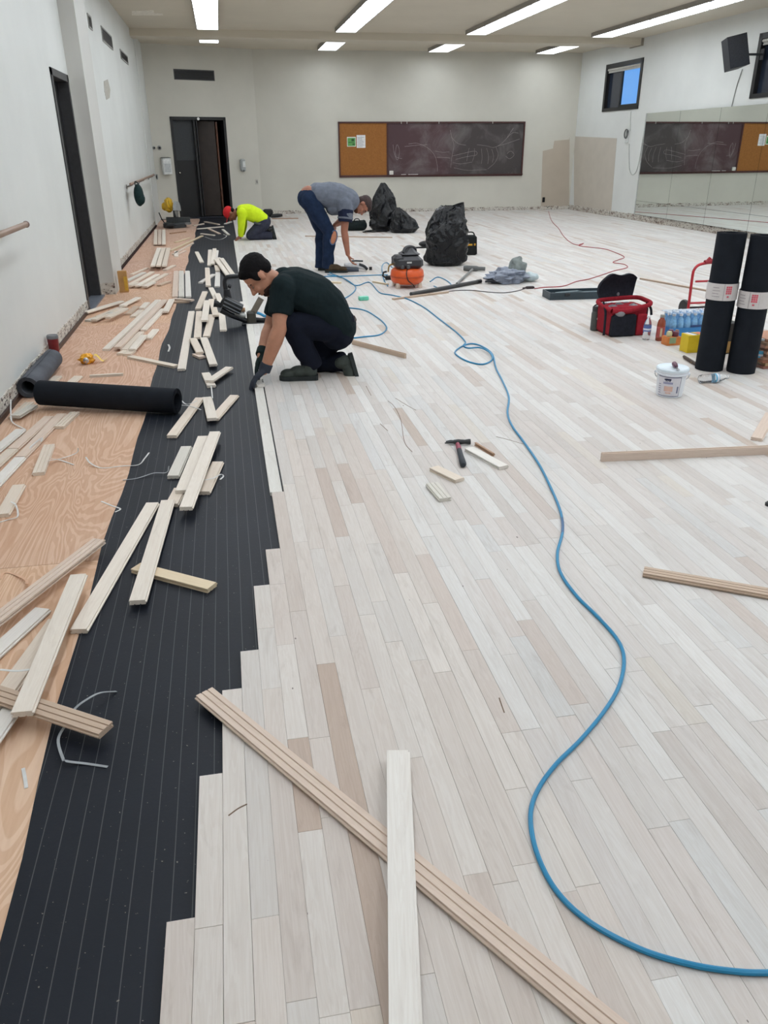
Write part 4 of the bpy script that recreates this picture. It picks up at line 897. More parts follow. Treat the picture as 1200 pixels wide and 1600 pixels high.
f = MB(); f.tube([(-hx + .1, 0, .05), (-.02, .03, .06), (.02, -.02, .055), (hx - .1, .02, .05)], .012, 8); f.build('shaft', plain('shaft_grey', srgb(110, 124, 130), .4, .4), o)
f = MB()
for x in (-hx * .5, hx * .5): f.cbox((x, -hy - .006, H * .7), (.06, .012, .03), .003)
f.build('latch', plain('latch_dark', srgb(28, 32, 36), .4), o)

# ------------------------------------------------------------------ pack of bottled water, boxes
b = G(1079, 527); WP = empty('water_pack', (b.x, b.y + .10, 0), 0, 'shrink wrapped blue pack of water bottles behind the yellow box', 'water pack')
M_SHRINK = NT('shrink_film'); M_SHRINK.set(Roughness=.12); M_SHRINK.b.inputs['Transmission Weight'].default_value = .75; M_SHRINK.color(srgb(206, 226, 246)); M_SHRINK.b.inputs['IOR'].default_value = 1.1; M_SHRINK = M_SHRINK.m
M_WATER = plain('bottle_water_blue', srgb(132, 182, 222), .12, 0, .15, 60); M_PBLUE = plain('pack_blue', srgb(56, 132, 196), .35, 0, .06)
nx, ny, s_ = 6, 3, .066
for j in range(ny):
    for i in range(nx):
        x, y = (i - (nx - 1) / 2) * s_, (j - (ny - 1) / 2) * s_; R = .0315
        MB().lathe([(R * .9, .002), (R, .01), (R, .06), (R * .95, .066), (R, .072), (R, .12), (R * .8, .145), (R * .42, .172), (R * .42, .182)], (x, y, 0), 12).build('bottle', M_WATER, WP, smooth=True)
        MB().lathe([(R * .47, .182), (R * .47, .198)], (x, y, 0), 10).build('bottle_cap', M_CAPW, WP)
hx, hy = nx * s_ / 2 + .004, ny * s_ / 2 + .004
f = MB(); f.bx(-hx, hx, -hy - .002, -hy, 0, .085); f.bx(-hx, hx, hy, hy + .002, 0, .085); f.bx(-hx - .002, -hx, -hy, hy, 0, .085); f.bx(hx, hx + .002, -hy, hy, 0, .085); f.build('printed_wrap', M_PBLUE, WP)
f = MB().grid(lambda u, v: V((u - .5) * 2 * (hx + .003), (v - .5) * 2 * (hy + .003), .203 + .006 * math.sin(u * nx * 6.28) * math.sin(v * ny * 6.28)), 37, 19)
f.build('film_top', M_SHRINK, WP, smooth=True)
f = MB(); f.bx(-.02, .15, -hy - .004, -hy - .002, .09, .105); f.build('carry_strip', plain('strip_navy', srgb(40, 66, 120), .4), WP)
b = G(1052, 540); o = empty('snack_box', (b.x, b.y + .045, 0), math.radians(3), 'small orange box with pictures and jars on top, beside the yellow box', 'box')
MB().cbox((0, 0, .035), (.125, .09, .07), .003).build('carton', plain('carton_orange', srgb(206, 124, 62), .5), o)
MB().bx(-.045, .015, -.0475, -.045, .018, .068).build('printed_panel', plain('carton_green', srgb(136, 160, 130), .5), o)
for i, (x, y, r_, h_, c_) in enumerate(((-.032, -.01, .024, .042, (196, 190, 150)), (.022, -.015, .026, .04, (104, 50, 66)), (.0, .022, .024, .05, (112, 74, 96)), (.05, .01, .018, .046, (150, 110, 90)))):
    MB().lathe([(r_ * .9, .07), (r_, .074), (r_, .07 + h_ * .7), (r_ * .75, .07 + h_)], (x, y, 0), 14).build('packed_item', plain('packed_%s' % 'abcd'[i], srgb(*c_), .4), o, smooth=True)
b = G(1082, 551); o = empty('yellow_box', (b.x + .02, b.y + .05, 0), math.radians(2), 'bright yellow cardboard box left of the standing felt rolls', 'box')
f = MB(); f.cbox((0, 0, .07), (.155, .11, .14), .002); f.build('carton', plain('carton_yellow', srgb(216, 186, 22), .5, 0, .05), o)
f = MB(); f.box((-.03, -.0, .1412), (.045, .10, .001), rz=.3); f.build('tape_strip', plain('tape_white', srgb(216, 220, 232), .4), o)
f = MB(); f.box((-.005, -.0, .1416), (.02, .104, .001), rz=.3); f.build('printed_stripe', M_BLACKWOOD, o)
f = MB(); f.box((.05, .01, .1412), (.05, .05, .001)); f.build('printed_patch', plain('patch_red', srgb(216, 90, 80), .5), o)
MB().bx(.02, .055, -.0562, -.0548, .02, .12).build('printed_panel', plain('panel_ochre', srgb(196, 160, 30), .5), o)
b = G(1140, 556); o = empty('dark_box', (b.x + .02, b.y + .12, 0), .1, 'dark box with a tan front standing behind the two felt rolls', 'box'); MB().cbox((0, 0, .12), (.14, .12, .24), .004).build('carton', plain('carton_dark', srgb(44, 42, 40), .6), o); MB().bx(-.06, .06, -.064, -.059, .01, .10).build('tan_panel', plain('panel_tan', srgb(176, 138, 76), .6), o)
b0, b1 = G(1068, 560), G(1098, 578); o = empty('pry_bar', ((b0.x + b1.x) / 2, (b0.y + b1.y) / 2, 0), math.atan2((b1 - b0).y, (b1 - b0).x), 'dark brown tool sticking out from under the left felt roll', 'tool')
L = (b1 - b0).length; MB().tube([(-L / 2, 0, .016), (-L / 2 + .02, 0, .013), (L / 2 - .05, 0, .012)], [.010, .013, .013], 10).build('grip', plain('grip_brown', srgb(70, 54, 44), .6), o, smooth=True); MB().cbox((L * .18, .03, .010), (L * .5, .035, .016), .004, rz=.35).build('blade', plain('tool_tan', srgb(150, 122, 92), .6), o)
# stack of brown boards at right edge
b = G(1197, 577); names = ['lowest', 'second from the bottom', 'third from the bottom', 'fourth from the bottom', 'middle', 'fifth from the top', 'fourth from the top', 'third from the top', 'second from the top', 'topmost']
for i in range(10):
    o = MB().cbox((.10, 0, .011), (.24, .30, .0205), .002).build('short_board', M_LOOSE, loc=(b.x - .005 + rnd.uniform(-.012, .012), b.y + .16 + rnd.uniform(-.01, .01), i * .0215), rot=(0, 0, rnd.uniform(-.05, .05)), col=[q * rnd.uniform(.75, 1.0) for q in srgb(*((196, 150, 120) if i % 2 else (150, 108, 86)))[:3]])
    tag(o, 'brown board in the stack at the right frame edge, %s' % names[i], 'board', 'stack of brown boards')
# red hand truck behind the rolls
b = G(1073, 497); M_TRUCK = plain('red_paint', srgb(178, 36, 48), .35)
o = empty('hand_truck', (b.x, b.y, 0), 0, 'red tubular hand truck standing behind the left felt roll', 'hand truck'); Yb = b.y
q = [onY(x, y, Yb) - Vector((b.x, b.y, 0)) for x, y in ((1073, 497), (1077, 470), (1082, 432), (1085, 421), (1092, 414), (1104, 411), (1116, 410))]
q[0].z = .05; wd_ = .34
fr = MB(); fr.tube(spline(q, 5), .013, 10); q2 = [V(wd_, 0, .05), V(wd_ + .01, 0, q[2].z), V(wd_ - .04, 0, q[4].z + .02), q[6]]; fr.tube(spline(q2, 5), .013, 10)
for z in (.14, .34): fr.cyl((q[0].x + z * .1, 0, z), (wd_, 0, z), .010, n=8)
fr.build('tube_frame', M_TRUCK, o, smooth=True)
g = MB(); g.tube([q[5] + V(-.02, 0, .006), q[6] + V(.03, 0, .022)], .021, 10); g.tube([q[5] + V(.0, 0, .012), q[5] + V(.03, -.0, .045)], .016, 8); g.build('hand_grip', plain('grip_red', srgb(150, 24, 40), .5), o, smooth=True)
for x in (.01, wd_ - .01): MB().lathe([(.03, -.018), (.075, -.016), (.08, 0), (.075, .016), (.03, .018)], (x, .09, .08), 20, Matrix.Rotation(R90, 3, 'Y')).build('wheel', M_BLACKWOOD, o, smooth=True)
MB().bx(0, wd_, -.16, .02, .004, .010).build('toe_plate', M_TRUCK, o); MB().cyl((.0, .09, .08), (wd_, .09, .08), .009).build('axle', M_DARK, o)

# ------------------------------------------------------------------ hammer, mallet, bar
def flat_tool(name, p0, label, cat): return empty(name, p0, 0, label, cat)
h0 = G(715, 688); o = flat_tool('claw_hammer', (h0.x, h0.y, 0), 'black claw hammer with red neck lying on the maple floor', 'hammer')
def T(x, y, z=.0): p = G(x, y, z); return V(p.x - h0.x, p.y - h0.y, z)
e0, e1 = T(716, 697, .016), T(724, 727, .016)
MB().tube([e0 + (e1 - e0) * t for t in (.15, .25, .5, .8, .95, 1)], [.012, .014, .0145, .017, .0175, .012], 12).build('grip', plain('hammer_grip', srgb(38, 46, 54), .6), o, smooth=True)
MB().tube([e0 + (e1 - e0) * t for t in (-.12, .0, .10, .22)], [.011, .013, .014, .0135], 12).build('neck', plain('hammer_neck', srgb(150, 62, 84), .45), o, smooth=True)
f0, f1, fm = T(735, 690, .018), T(696, 690, .012), T(716, 690.5, .018)
hd_ = MB(); hd_.tube([f0, f0 + (fm - f0) * .15, f0 + (fm - f0) * .45, fm, fm + (f1 - fm) * .35], [.015, .0155, .012, .016, .012], 12)
for s in (-1, 1): w0 = fm + (f1 - fm) * .3; d_ = (f1 - fm).normalized(); nn = V(-d_.y, d_.x, 0); hd_.tube([w0 + nn * s * .004, fm + (f1 - fm) * .65 + nn * s * .010, f1 + nn * s * .013 - V(0, 0, .004)], [.009, .007, .003], 8)
hd_.build('head', plain('hammer_steel', srgb(62, 64, 66), .4, .6), o, smooth=True)
m0 = G(738, 418); o = empty('mallet', (m0.x, m0.y, 0), 0, 'grey long handled mallet lying on the floor right of the big trash bag', 'mallet')
def T2(x, y, z): p = G(x, y, z); return V(p.x - m0.x, p.y - m0.y, z)
a, c_ = T2(724.5, 419, .035), T2(758, 420, .035); MB().tube([a, a + (c_ - a) * .1, a + (c_ - a) * .6, a + (c_ - a) * .7, c_], [.030, .036, .034, .026, .024], 14).build('head', plain('mallet_grey', srgb(96, 98, 98), .6), o, smooth=True)
MB().tube([T2(738, 421, .034), T2(726, 432, .022), T2(714, 443.5, .014)], [.015, .014, .017], 10).build('handle', plain('mallet_handle', srgb(128, 128, 126), .5), o, smooth=True)
m1, m2 = G(642, 463), G(750, 442.5); o = empty('pinch_bar', ((m1.x + m2.x) / 2, (m1.y + m2.y) / 2, 0), math.atan2((m2 - m1).y, (m2 - m1).x), 'long dark steel pipe lying from the compressor to the crumpled plastic', 'pipe'); L = (m2 - m1).length
MB().cyl((-L / 2, 0, .024), (L / 2, 0, .024), .022, n=14).build('pipe', plain('pipe_dark', srgb(66, 66, 66), .4, .4), o, smooth=True); MB().cyl((L / 2 - .06, 0, .024), (L / 2 + .01, 0, .024), .024, n=14).build('pipe_collar', M_DARK, o, smooth=True)

# ------------------------------------------------------------------ compressor
b = G(640, 451); o = empty('air_compressor', (b.x, b.y + .14, 0), 0, 'orange pancake air compressor with black shroud and gauges', 'compressor')
M_OR = plain('compressor_orange', srgb(224, 92, 36), .35, 0, .06)
MB().lathe([(.10, .035), (.16, .045), (.188, .075), (.196, .11), (.196, .155), (.19, .19), (.165, .215), (.10, .225)], n=36).build('tank', M_OR, o, smooth=True)
MB().lathe([(.1975, .118), (.1995, .122), (.1995, .136), (.1975, .14)], n=36, caps=False).build('weld_band', plain('orange_dark', srgb(190, 74, 30), .4), o, smooth=True)
M_SHR = plain('shroud_black', srgb(52, 52, 56), .45, 0, .1)
f = MB(); f.cbox((.0, .0, .285), (.335, .30, .14), .04, top=(.97, .97)); f.build('shroud_base', M_SHR, o)
f = MB(); f.cbox((.025, .02, .385), (.235, .24, .12), .05, top=(.72, .75)); f.build('shroud_top', M_SHR, o)
f = MB(); f.cbox((-.115, -.03, .325), (.13, .2, .09), .03); f.build('control_housing', plain('shroud_dark', srgb(42, 42, 46), .45), o)
MB().tube(spline([(-.07, -.10, .40), (-.04, -.06, .445), (.03, .0, .455), (.10, .05, .43), (.12, .08, .38)], 5), .016, 8).build('carry_handle', M_SHR, o, smooth=True)
MB().bx(-.035, .02, -.1545, -.149, .285, .303).build('name_plate', plain('plate_pale', srgb(206, 206, 204), .4), o)
for x in (-.07, .0): g = MB(); g.lathe([(.022, 0), (.022, .02), (.018, .024)], (x - .02, -.145, .245), 14, Matrix.Rotation(R90, 3, 'X')); g.build('gauge', plain('gauge_%d' % (x < -.01) if False else 'gauge_face' + ('_left' if x < -.01 else '_right'), srgb(70, 70, 72), .3), o)
MB().tube(spline([(-.03, -.14, .23), (-.05, -.20, .17), (-.03, -.205, .10), (.03, -.19, .05), (.05, -.18, .02)], 6), .006, 6).build('cord', plain('cord_black', srgb(30, 28, 28), .5), o)
for x, y in ((-.13, -.10), (.13, -.10), (-.13, .11), (.13, .11)): MB().lathe([(.030, 0), (.028, .03), (.024, .06)], (x, y, 0), 14).build('rubber_foot', plain('foot_pale', srgb(206, 188, 172), .6) if 'foot_pale' not in bpy.data.materials else bpy.data.materials['foot_pale'], o, smooth=True)
f = MB(); f.tube(spline([(-.165, -.02, .27), (-.22, -.03, .25), (-.235, -.03, .18)], 4), .009, 8); f.build('air_coupling', plain('brass', srgb(160, 130, 70), .3, .9), o)
sb = G(608, 437); o = empty('hose_splitter', (sb.x, sb.y, 0), 0, 'small dark hose splitter on the floor left of the compressor', 'tool'); MB().cbox((0, 0, .025), (.10, .06, .05), .012).build('splitter_body', M_DARK, o); MB().tube([(-.05, 0, .03), (-.08, .0, .05), (-.07, 0, .09), (-.03, 0, .10)], .012, 8).build('coupling', M_DARK, o)
g_ = G(568, 469); o = empty('scrub_pad', (g_.x, g_.y, 0), .15, 'mint green scrub pad lying on the floor left of the compressor', 'pad'); MB().cbox((0, .0, .016), (.105, .06, .032), .006).build('foam', plain('mint_green', srgb(112, 206, 176), .7), o); MB().cbox((0, 0, .036), (.103, .058, .008), .002).build('abrasive_top', plain('mint_dark', srgb(140, 220, 196), .8), o)

# ------------------------------------------------------------------ black plastic bags
M_PLAS = NT('black_bin_liner'); M_PLAS.color(srgb(10, 12, 17)); M_PLAS.set(Roughness=.24); _v = M_PLAS.pos('obj'); M_PLAS.b.inputs['Specular IOR Level'].default_value = .4; M_PLAS.bump(M_PLAS.noise(_v, 9, 3, .55, 1.4), .6, .03); M_PLAS = M_PLAS.m
def sack(o, prof_fn, seed, n=110, k=72, amp=.10, name='sack', mat=None):
    """prof_fn(t) -> (cx, cy, rx, ry, z); a bag of thin film with ridged creases"""
    mb = MB()
    def ridge(p): return (1 - abs(mnoise.noise(p)) * 2.2)
    def fn(u, v):
        cx, cy, rx, ry, z = prof_fn(v); a = 2 * math.pi * u; d = V(math.cos(a), math.sin(a), z * 3.0)
        w = V(mnoise.noise(d * 1.3 + V(seed, 1, 2)), mnoise.noise(d * 1.3 + V(4, seed, 5)), mnoise.noise(d * 1.3 + V(7, 8, seed))) * .8
        big = mnoise.noise(d * 1.25 + V(seed, 0, 0)); r1 = ridge(V(d.x * 1.9, d.y * 1.9, d.z * 1.2) + w + V(0, seed, 0)); r2 = ridge(V(d.x * 4.5, d.y * 4.5, d.z * 2.6) + w * 1.7 + V(0, 0, seed))
        s = 1 + amp * min(1, .3 + v * 3) * (big * 2.6 + r1 * 1.5 + r2 * .7 - 1.0)
        return V(cx + rx * s * math.cos(a), cy + ry * s * math.sin(a), max(0.0, z + (.02 * r1 * min(1, v * 4) if 0 < v < 1 else 0)))
    mb.grid(fn, n, k, True); mb.f.append(tuple(range(n - 1, -1, -1)))
    return mb.build(name, mat or M_PLAS, o, smooth=75)
def lerp_prof(keys):
    def f(t):
        for (t0, a), (t1, b) in zip(keys, keys[1:]):
            if t <= t1: k = (t - t0) / (t1 - t0); k = k * k * (3 - 2 * k); return tuple(x + (y - x) * k for x, y in zip(a, b))
        return keys[-1][1]
    return f
b = G(702, 417); o = empty('trash_bag', (b.x, b.y + .22, 0), 0, 'large open black trash bag standing behind the compressor', 'trash bag')
sack(o, lerp_prof([(0, (0, 0, .20, .18, 0)), (.12, (0, 0, .275, .24, .05)), (.35, (0, 0, .305, .26, .22)), (.6, (-.0, 0, .29, .25, .40)), (.8, (.02, 0, .26, .22, .55)), (.93, (.06, .02, .19, .16, .70)), (1, (.11, .03, .135, .13, .77))]), 1.7)
f = MB().grid(lambda u, v: V(.115 + (.13 - .03 * v) * math.cos(u * 6.283) + .05 * (v) , .03 + (.125 - .03 * v) * math.sin(u * 6.283), .765 - v * .12 + .05 * math.cos(u * 6.283)), 28, 5, True); f.build('open_mouth', plain('bag_inside', srgb(16, 18, 22), .5), o, smooth=True)
b = G(606, 362); o = empty('trash_bag', (b.x, b.y + .28, 0), 0, 'tall pointed black trash bag near the back wall, left of the slumped one', 'trash bag')
s_ = 88.0
sack(o, lerp_prof([(0, (.0, 0, .24, .2, 0)), (.15, (.0, 0, .31, .26, .08)), (.4, (-.02, 0, .28, .24, .34)), (.65, (-.03, 0, .19, .17, .58)), (.85, (-.03, 0, .11, .10, .74)), (.97, (-.04, 0, .05, .05, .85)), (1, (-.045, 0, .01, .01, .87))]), 4.1)
b = G(629, 364); o = empty('trash_bag', (b.x + .03, b.y + .12, 0), 0, 'low slumped black trash bag leaning against the tall pointed one', 'trash bag')
sack(o, lerp_prof([(0, (.0, 0, .22, .2, 0)), (.2, (.0, 0, .27, .24, .07)), (.5, (-.02, 0, .24, .2, .20)), (.8, (-.07, 0, .15, .14, .34)), (1, (-.10, 0, .03, .03, .44))]), 7.9)
g0 = G(578, 363); f = empty('plastic_strip', (g0.x + .1, g0.y, 0), 0, 'flat black plastic scrap lying left of the far trash bags', 'plastic scrap'); MB().grid(lambda u, v: V((u - .5) * .5, (v - .5) * .14 * (1 - .3 * u), .012 + .012 * math.sin(u * 11) * math.sin(v * 3)), 16, 5).build('sheet', M_PLAS, f, smooth=True); MB().tube([(-.2, 0, .02), (.0, .02, .035), (.2, 0, .02)], .014, 6).build('rolled_edge', M_PLAS, f)
g0 = G(668, 387); o = empty('plastic_strip', (g0.x - .02, g0.y, 0), 0, 'black plastic flap and dark bar lying left of the large trash bag', 'plastic scrap'); MB().ell((.02, .1, .05), (.13, .09, .05), n=14, k=8).build('flap', M_PLAS, o, smooth=True); MB().box((-.04, -.05, .012), (.34, .03, .022)).build('bar', M_DARK, o)
b = G(562, 361); o = empty('duffel_bag', (b.x - .05, b.y + .12, 0), 0, 'low dark duffel bag on the floor behind the bending man', 'bag')
M_DUF = plain('duffel_dark_green', srgb(30, 38, 38), .85, 0, .2, 30, .3)
f = MB(); f.cap((-.13, 0, .09), .095, (.12, 0, .095), .10, 18); f.ell((.15, 0, .15), (.05, .06, .05), n=12, k=8); f.build('body', M_DUF, o, smooth=True); MB().tube(spline([(-.06, -.06, .17), (-.03, -.07, .22), (.04, -.07, .22), (.07, -.06, .17)], 4), .010, 6).build('handle', M_DUF, o)
b = G(737, 399); o = empty('tool_tote', (b.x, b.y + .12, 0), math.radians(-6), 'black tool tote with a yellow strip standing right of the large trash bag', 'bag')
MB().cbox((0, 0, .14), (.20, .22, .28), .02, top=(.9, .85)).build('body', plain('tote_black', srgb(34, 36, 36), .8, 0, .2, 30, .15), o); f = MB(); f.bx(-.06, .02, -.108, -.100, .14, .165); f.bx(.045, .07, -.108, -.100, .14, .17); f.build('badge_strip', plain('badge_yellow', srgb(196, 150, 40), .5), o); MB().tube(spline([(-.07, 0, .27), (-.04, 0, .32), (.04, 0, .32), (.07, 0, .27)], 4), .010, 6).build('handle', plain('tote_strap', srgb(26, 26, 28), .8), o)
# crumpled plastic and cloth
b = G(800, 443); o = empty('crumpled_tarp', (b.x - .03, b.y + .08, 0), 0, 'heap of crumpled grey plastic sheeting in the middle of the floor', 'plastic sheet')
M_GP = NT('grey_plastic'); M_GP.color(srgb(138, 146, 162)); M_GP.set(Roughness=.3); M_GP.bump(M_GP.noise(M_GP.pos('obj'), 16, 4, .6, 1), .8, .02); M_GP = M_GP.m
crumple('heap', o, (.26, .17, .085), M_GP, 12.2, 44, 24, .55, 0, 9)
f = MB().ell((.13, .05, .17), (.10, .09, .12), n=26, k=16)
for v in f.v: v += v.normalized() * .0 + V(mnoise.noise(v * 14) * .05, mnoise.noise(v * 13 + V(5, 0, 0)) * .04, mnoise.noise(v * 12 + V(0, 7, 0)) * .05)
f.build('bunched_peak', plain('grey_cloth', srgb(128, 136, 134), .6, 0, .25, 20), o, smooth=60)
f = MB().ell((.30, .04, .05), (.11, .09, .05), n=22, k=12)
for v in f.v: v.z = max(.002, v.z + mnoise.noise(v * 15) * .03)
f.build('translucent_end', plain('pale_film', srgb(178, 192, 196), .35), o, smooth=60)
f = MB(); f.tube([(-.30, -.05, .03), (-.2, -.06, .045), (-.1, -.05, .03)], [.012, .02, .012], 8); f.build('dark_fold', plain('fold_dark', srgb(50, 54, 60), .5), o)
# black knob at right edge
b = G(1199, 790); o = empty('black_cap', (b.x + .006, b.y, 0), 0, 'small black cap on the floor cut by the right frame edge', 'cap'); MB().lathe([(.016, 0), (.017, .012), (.013, .016)], n=16).build('cap_body', M_BLACKWOOD, o, smooth=True); MB().lathe([(.008, .016), (.008, .022), (.005, .024)], n=12).build('cap_tip', M_DARK, o)
# yellow crumpled bag
b = G(137, 568, ZPLY); o = empty('snack_bag', (b.x, b.y, ZPLY), 0, 'crumpled orange yellow bag on the plywood near the red tumbler', 'snack bag')
M_YB = plain('yellow_film', srgb(236, 168, 34), .3, 0, .15, 30)
crumple('wrapper', o, (.055, .05, .038), M_YB, 5.5, 26, 16, .45, 0, 8)
f = MB().grid(lambda u, v: V(.04 + u * .11, .02 + (v - .5) * .06 * (1 - u * .5), .05 + .02 * math.sin(u * 7) - .03 * u), 8, 5); f.build('torn_flap', plain('yellow_pale', srgb(240, 206, 90), .35), o, smooth=True)
f = MB().ell((.0, -.047, .035), (.022, .012, .024), n=12, k=8); f.build('silver_inside', plain('foil', srgb(200, 200, 204), .25, .7), o, smooth=True)

# ------------------------------------------------------------------ miter saw at the far left
b = G(271, 356, ZPLY); o = empty('miter_saw', (b.x + .03, b.y + .1, ZPLY), math.radians(-12), 'yellow and grey miter saw on the subfloor beside the dark doorway', 'saw')
o.scale = (1.1, 1.1, 1.12)
M_YEL = plain('saw_yellow', srgb(214, 172, 40), .4, 0, .08); M_SAW = plain('saw_grey', srgb(84, 88, 90), .4, .5, .1)
f = MB(); f.lathe([(.21, .0), (.22, .01), (.22, .07), (.20, .09)], n=30); f.cbox((.0, -.26, .05), (.12, .16, .07), .02); f.build('turntable', plain('saw_base_dark', srgb(58, 62, 64), .5, .3), o, smooth=40)
MB().cbox((.06, .06, .13), (.46, .04, .10), .006).build('fence', M_SAW, o); MB().bx(-.2, .30, -.05, .09, .05, .085).build('table', plain('saw_table', srgb(150, 154, 156), .35, .7), o)
f = MB(); f.lathe([(.015, -.002), (.13, -.0015), (.13, .0015), (.015, .002)], (.07, -.03, .30), 32, Matrix.Rotation(R90, 3, 'Y')); f.build('blade', plain('saw_blade', srgb(170, 172, 174), .25, 1), o)
f = MB(); pts = [(.16 * math.cos(a), .16 * math.sin(a)) for a in [math.pi * i / 14 - .1 for i in range(15)]]; f.prism(pts, Matrix.Translation((.045, -.03, .30)) @ Matrix(((0, 0, 1, 0), (1, 0, 0, 0), (0, 1, 0, 0), (0, 0, 0, 1))), .07); f.build('blade_guard', plain('guard_grey', srgb(176, 180, 182), .35, .4), o)
f = MB(); f.cyl((-.17, -.0, .37), (.03, -.0, .37), .075, .07, 18); f.cyl((-.20, 0, .37), (-.17, 0, .37), .055, .072, 18); f.build('motor', M_YEL, o, smooth=40)
f = MB(); f.cbox((-.06, -.06, .40), (.13, .15, .26), .04); f.build('head_cover', M_YEL, o, smooth=40)
f = MB(); f.tube(spline([(-.03, -.02, .44), (-.06, -.10, .50), (-.05, -.19, .47), (-.03, -.20, .38), (-.02, -.12, .34)], 5), .022, 10); f.build('handle', M_YEL, o, smooth=True); f = MB(); f.tube([(-.055, -.165, .47), (-.035, -.195, .40)], .024, 8); f.build('trigger_grip', plain('grip_black', srgb(34, 34, 34), .6), o, smooth=True)
f = MB(); f.cbox((0, .15, .22), (.09, .08, .26), .02); f.tube([(0, .15, .33), (.02, .06, .38)], .04, 10); f.build('arm', M_SAW, o, smooth=40)
MB().tube([(-.19, -.02, .08), (-.23, -.05, .16), (-.265, -.06, .27)], .010, 8).build('clamp_rod', M_DARK, o); MB().cyl((-.06, -.34, .05), (.06, -.34, .05), .02).build('lock_knob', M_BLACKWOOD, o)

# ------------------------------------------------------------------ flooring nailer beside the crouching man
b = G(396, 507, ZPAPER); YN = b.y; o = empty('flooring_nailer', (b.x, b.y, ZPAPER), 0, 'black pneumatic flooring nailer on the felt in front of crouching man', 'nailer')
def N(x, y, dy=0.0): p = onY(x, y, YN + dy); return V(p.x - b.x, dy, p.z - ZPAPER)
M_NB = plain('nailer_black', srgb(30, 32, 36), .4, .2, .15); M_NS = plain('nailer_steel', srgb(150, 152, 150), .3, .8)
MB().tube([N(347, 468), N(350, 470), N(352, 472), N(377, 484)], [.030, .052, .054, .054], 18).build('cylinder', M_NB, o, smooth=40)
for k_ in (-.6, 0, .6): a = N(350, 470) + V(.02 * k_, -.05, .05 * k_); c_ = N(376, 483) + V(.02 * k_, -.05, .05 * k_); MB().tube([a, c_], .009, 6).build('cooling_rib', plain('rib_grey', srgb(84, 88, 92), .4, .3) if 'rib_grey' not in bpy.data.materials else bpy.data.materials['rib_grey'], o)
MB().tube([N(334, 474), N(339, 475), N(346, 478)], [.034, .030, .02], 14).build('air_inlet', M_NB, o, smooth=40)
MB().tube([N(345, 484), N(360, 492), N(398, 506)], [.030, .026, .024], 10).build('magazine', M_NB, o, smooth=40)
MB().tube(spline([N(356, 470, .05), N(353, 455, .05), N(351, 440, .05), N(356, 433, .05), N(372, 431, .05), N(384, 430, .05)], 5), .020, 10).build('long_handle', M_NB, o, smooth=True)
f = MB(); f.tube([N(356, 446, .05), N(361, 448, .05)], .018, 8); f.tube([N(354, 452, .05), N(356, 468, .05)], [.03, .042], 10); f.build('trigger_guard', M_NB, o, smooth=True)
f = MB(); f.tube([N(377, 484), N(383, 484)], .02, 10); f.build('driver_rod', plain('rod_brass', srgb(176, 140, 108), .35, .6), o, smooth=True)
MB().tube([N(367, 490), N(376, 493), N(384, 494)], [.025, .035, .02], 10).build('piston_housing', M_NS, o, smooth=40)
f = MB(); c_ = N(393, 497); f.cbox((c_.x, 0, c_.z - .01), (.085, .10, .15), .015); f.build('body', plain('nailer_dark_olive', srgb(62, 60, 54), .45, .3), o)
MB().cbox((.0, .0, .012), (.22, .12, .024), .005).build('foot_plate', M_NB, o)
f = MB(); f.tube([N(397, 483), N(406, 472)], .001, 6); a = N(402, 477); f = MB(); f.box((a.x, .0, a.z), (.055, .03, .15), m=Matrix.Rotation(math.radians(33), 3, 'Y')); f.build('strike_cap', plain('strike_taupe', srgb(112, 104, 94), .6), o)
MB().tube(spline([N(400, 488), N(408, 491), N(414, 494), N(420, 492)], 4), .013, 8).build('hose_fitting', plain('fitting_blue', srgb(40, 140, 190), .4), o, smooth=True)
f = MB(); f.tube([N(398, 499), N(408, 500), N(419, 499)], [.022, .020, .016], 10); f.build('rear_grip', M_NB, o, smooth=40)
# nail gun under the bending man's hand
b = G(556, 424); YG = b.y; o = empty('nail_gun', (b.x, b.y, 0), 0, 'black and white nail gun lying on the floor under the bending mans hand', 'nail gun')
def N(x, y, dy=0.0): p = onY(x, y, YG + dy); return V(p.x - b.x, dy, max(p.z, .012))
MB().tube([N(536, 421), N(560, 422)], [.036, .036], 10).build('magazine', plain('gun_slate', srgb(58, 66, 80), .4), o, smooth=40)
f = MB(); f.tube([N(538, 415, .03), N(556, 414.5, .03), N(574, 419, .03)], [.032, .045, .028], 10); f.build('body', plain('gun_white', srgb(206, 206, 208), .4), o, smooth=40)
MB().tube(spline([N(561, 413), N(569, 416), N(574, 421)], 4), [.018] * 9, 8).build('handle', M_NB, o, smooth=40); MB().tube([N(579, 417), N(579, 423)], .020, 10).build('nose', M_DARK, o, smooth=40); MB().tube([N(548, 408), N(556, 407.5), N(567, 408)], .011, 8).build('top_bar', M_NB, o)
# two dark things at the wall behind the kneeling man
b = G(428, 341); o = empty('dark_pouch', (b.x - .12, b.y + .25, 0), .2, 'black tool pouch on the floor by the back wall, behind the kneeling man', 'pouch'); f = MB(); f.cbox((0, 0, .10), (.22, .12, .18), .03); f.build('pouch', M_BLACKWOOD, o); MB().tube([(.05, -.08, .03), (.2, -.1, .045), (.32, -.1, .05)], [.05, .045, .03], 10).build('tool_roll', M_BLACKWOOD, o, smooth=True)
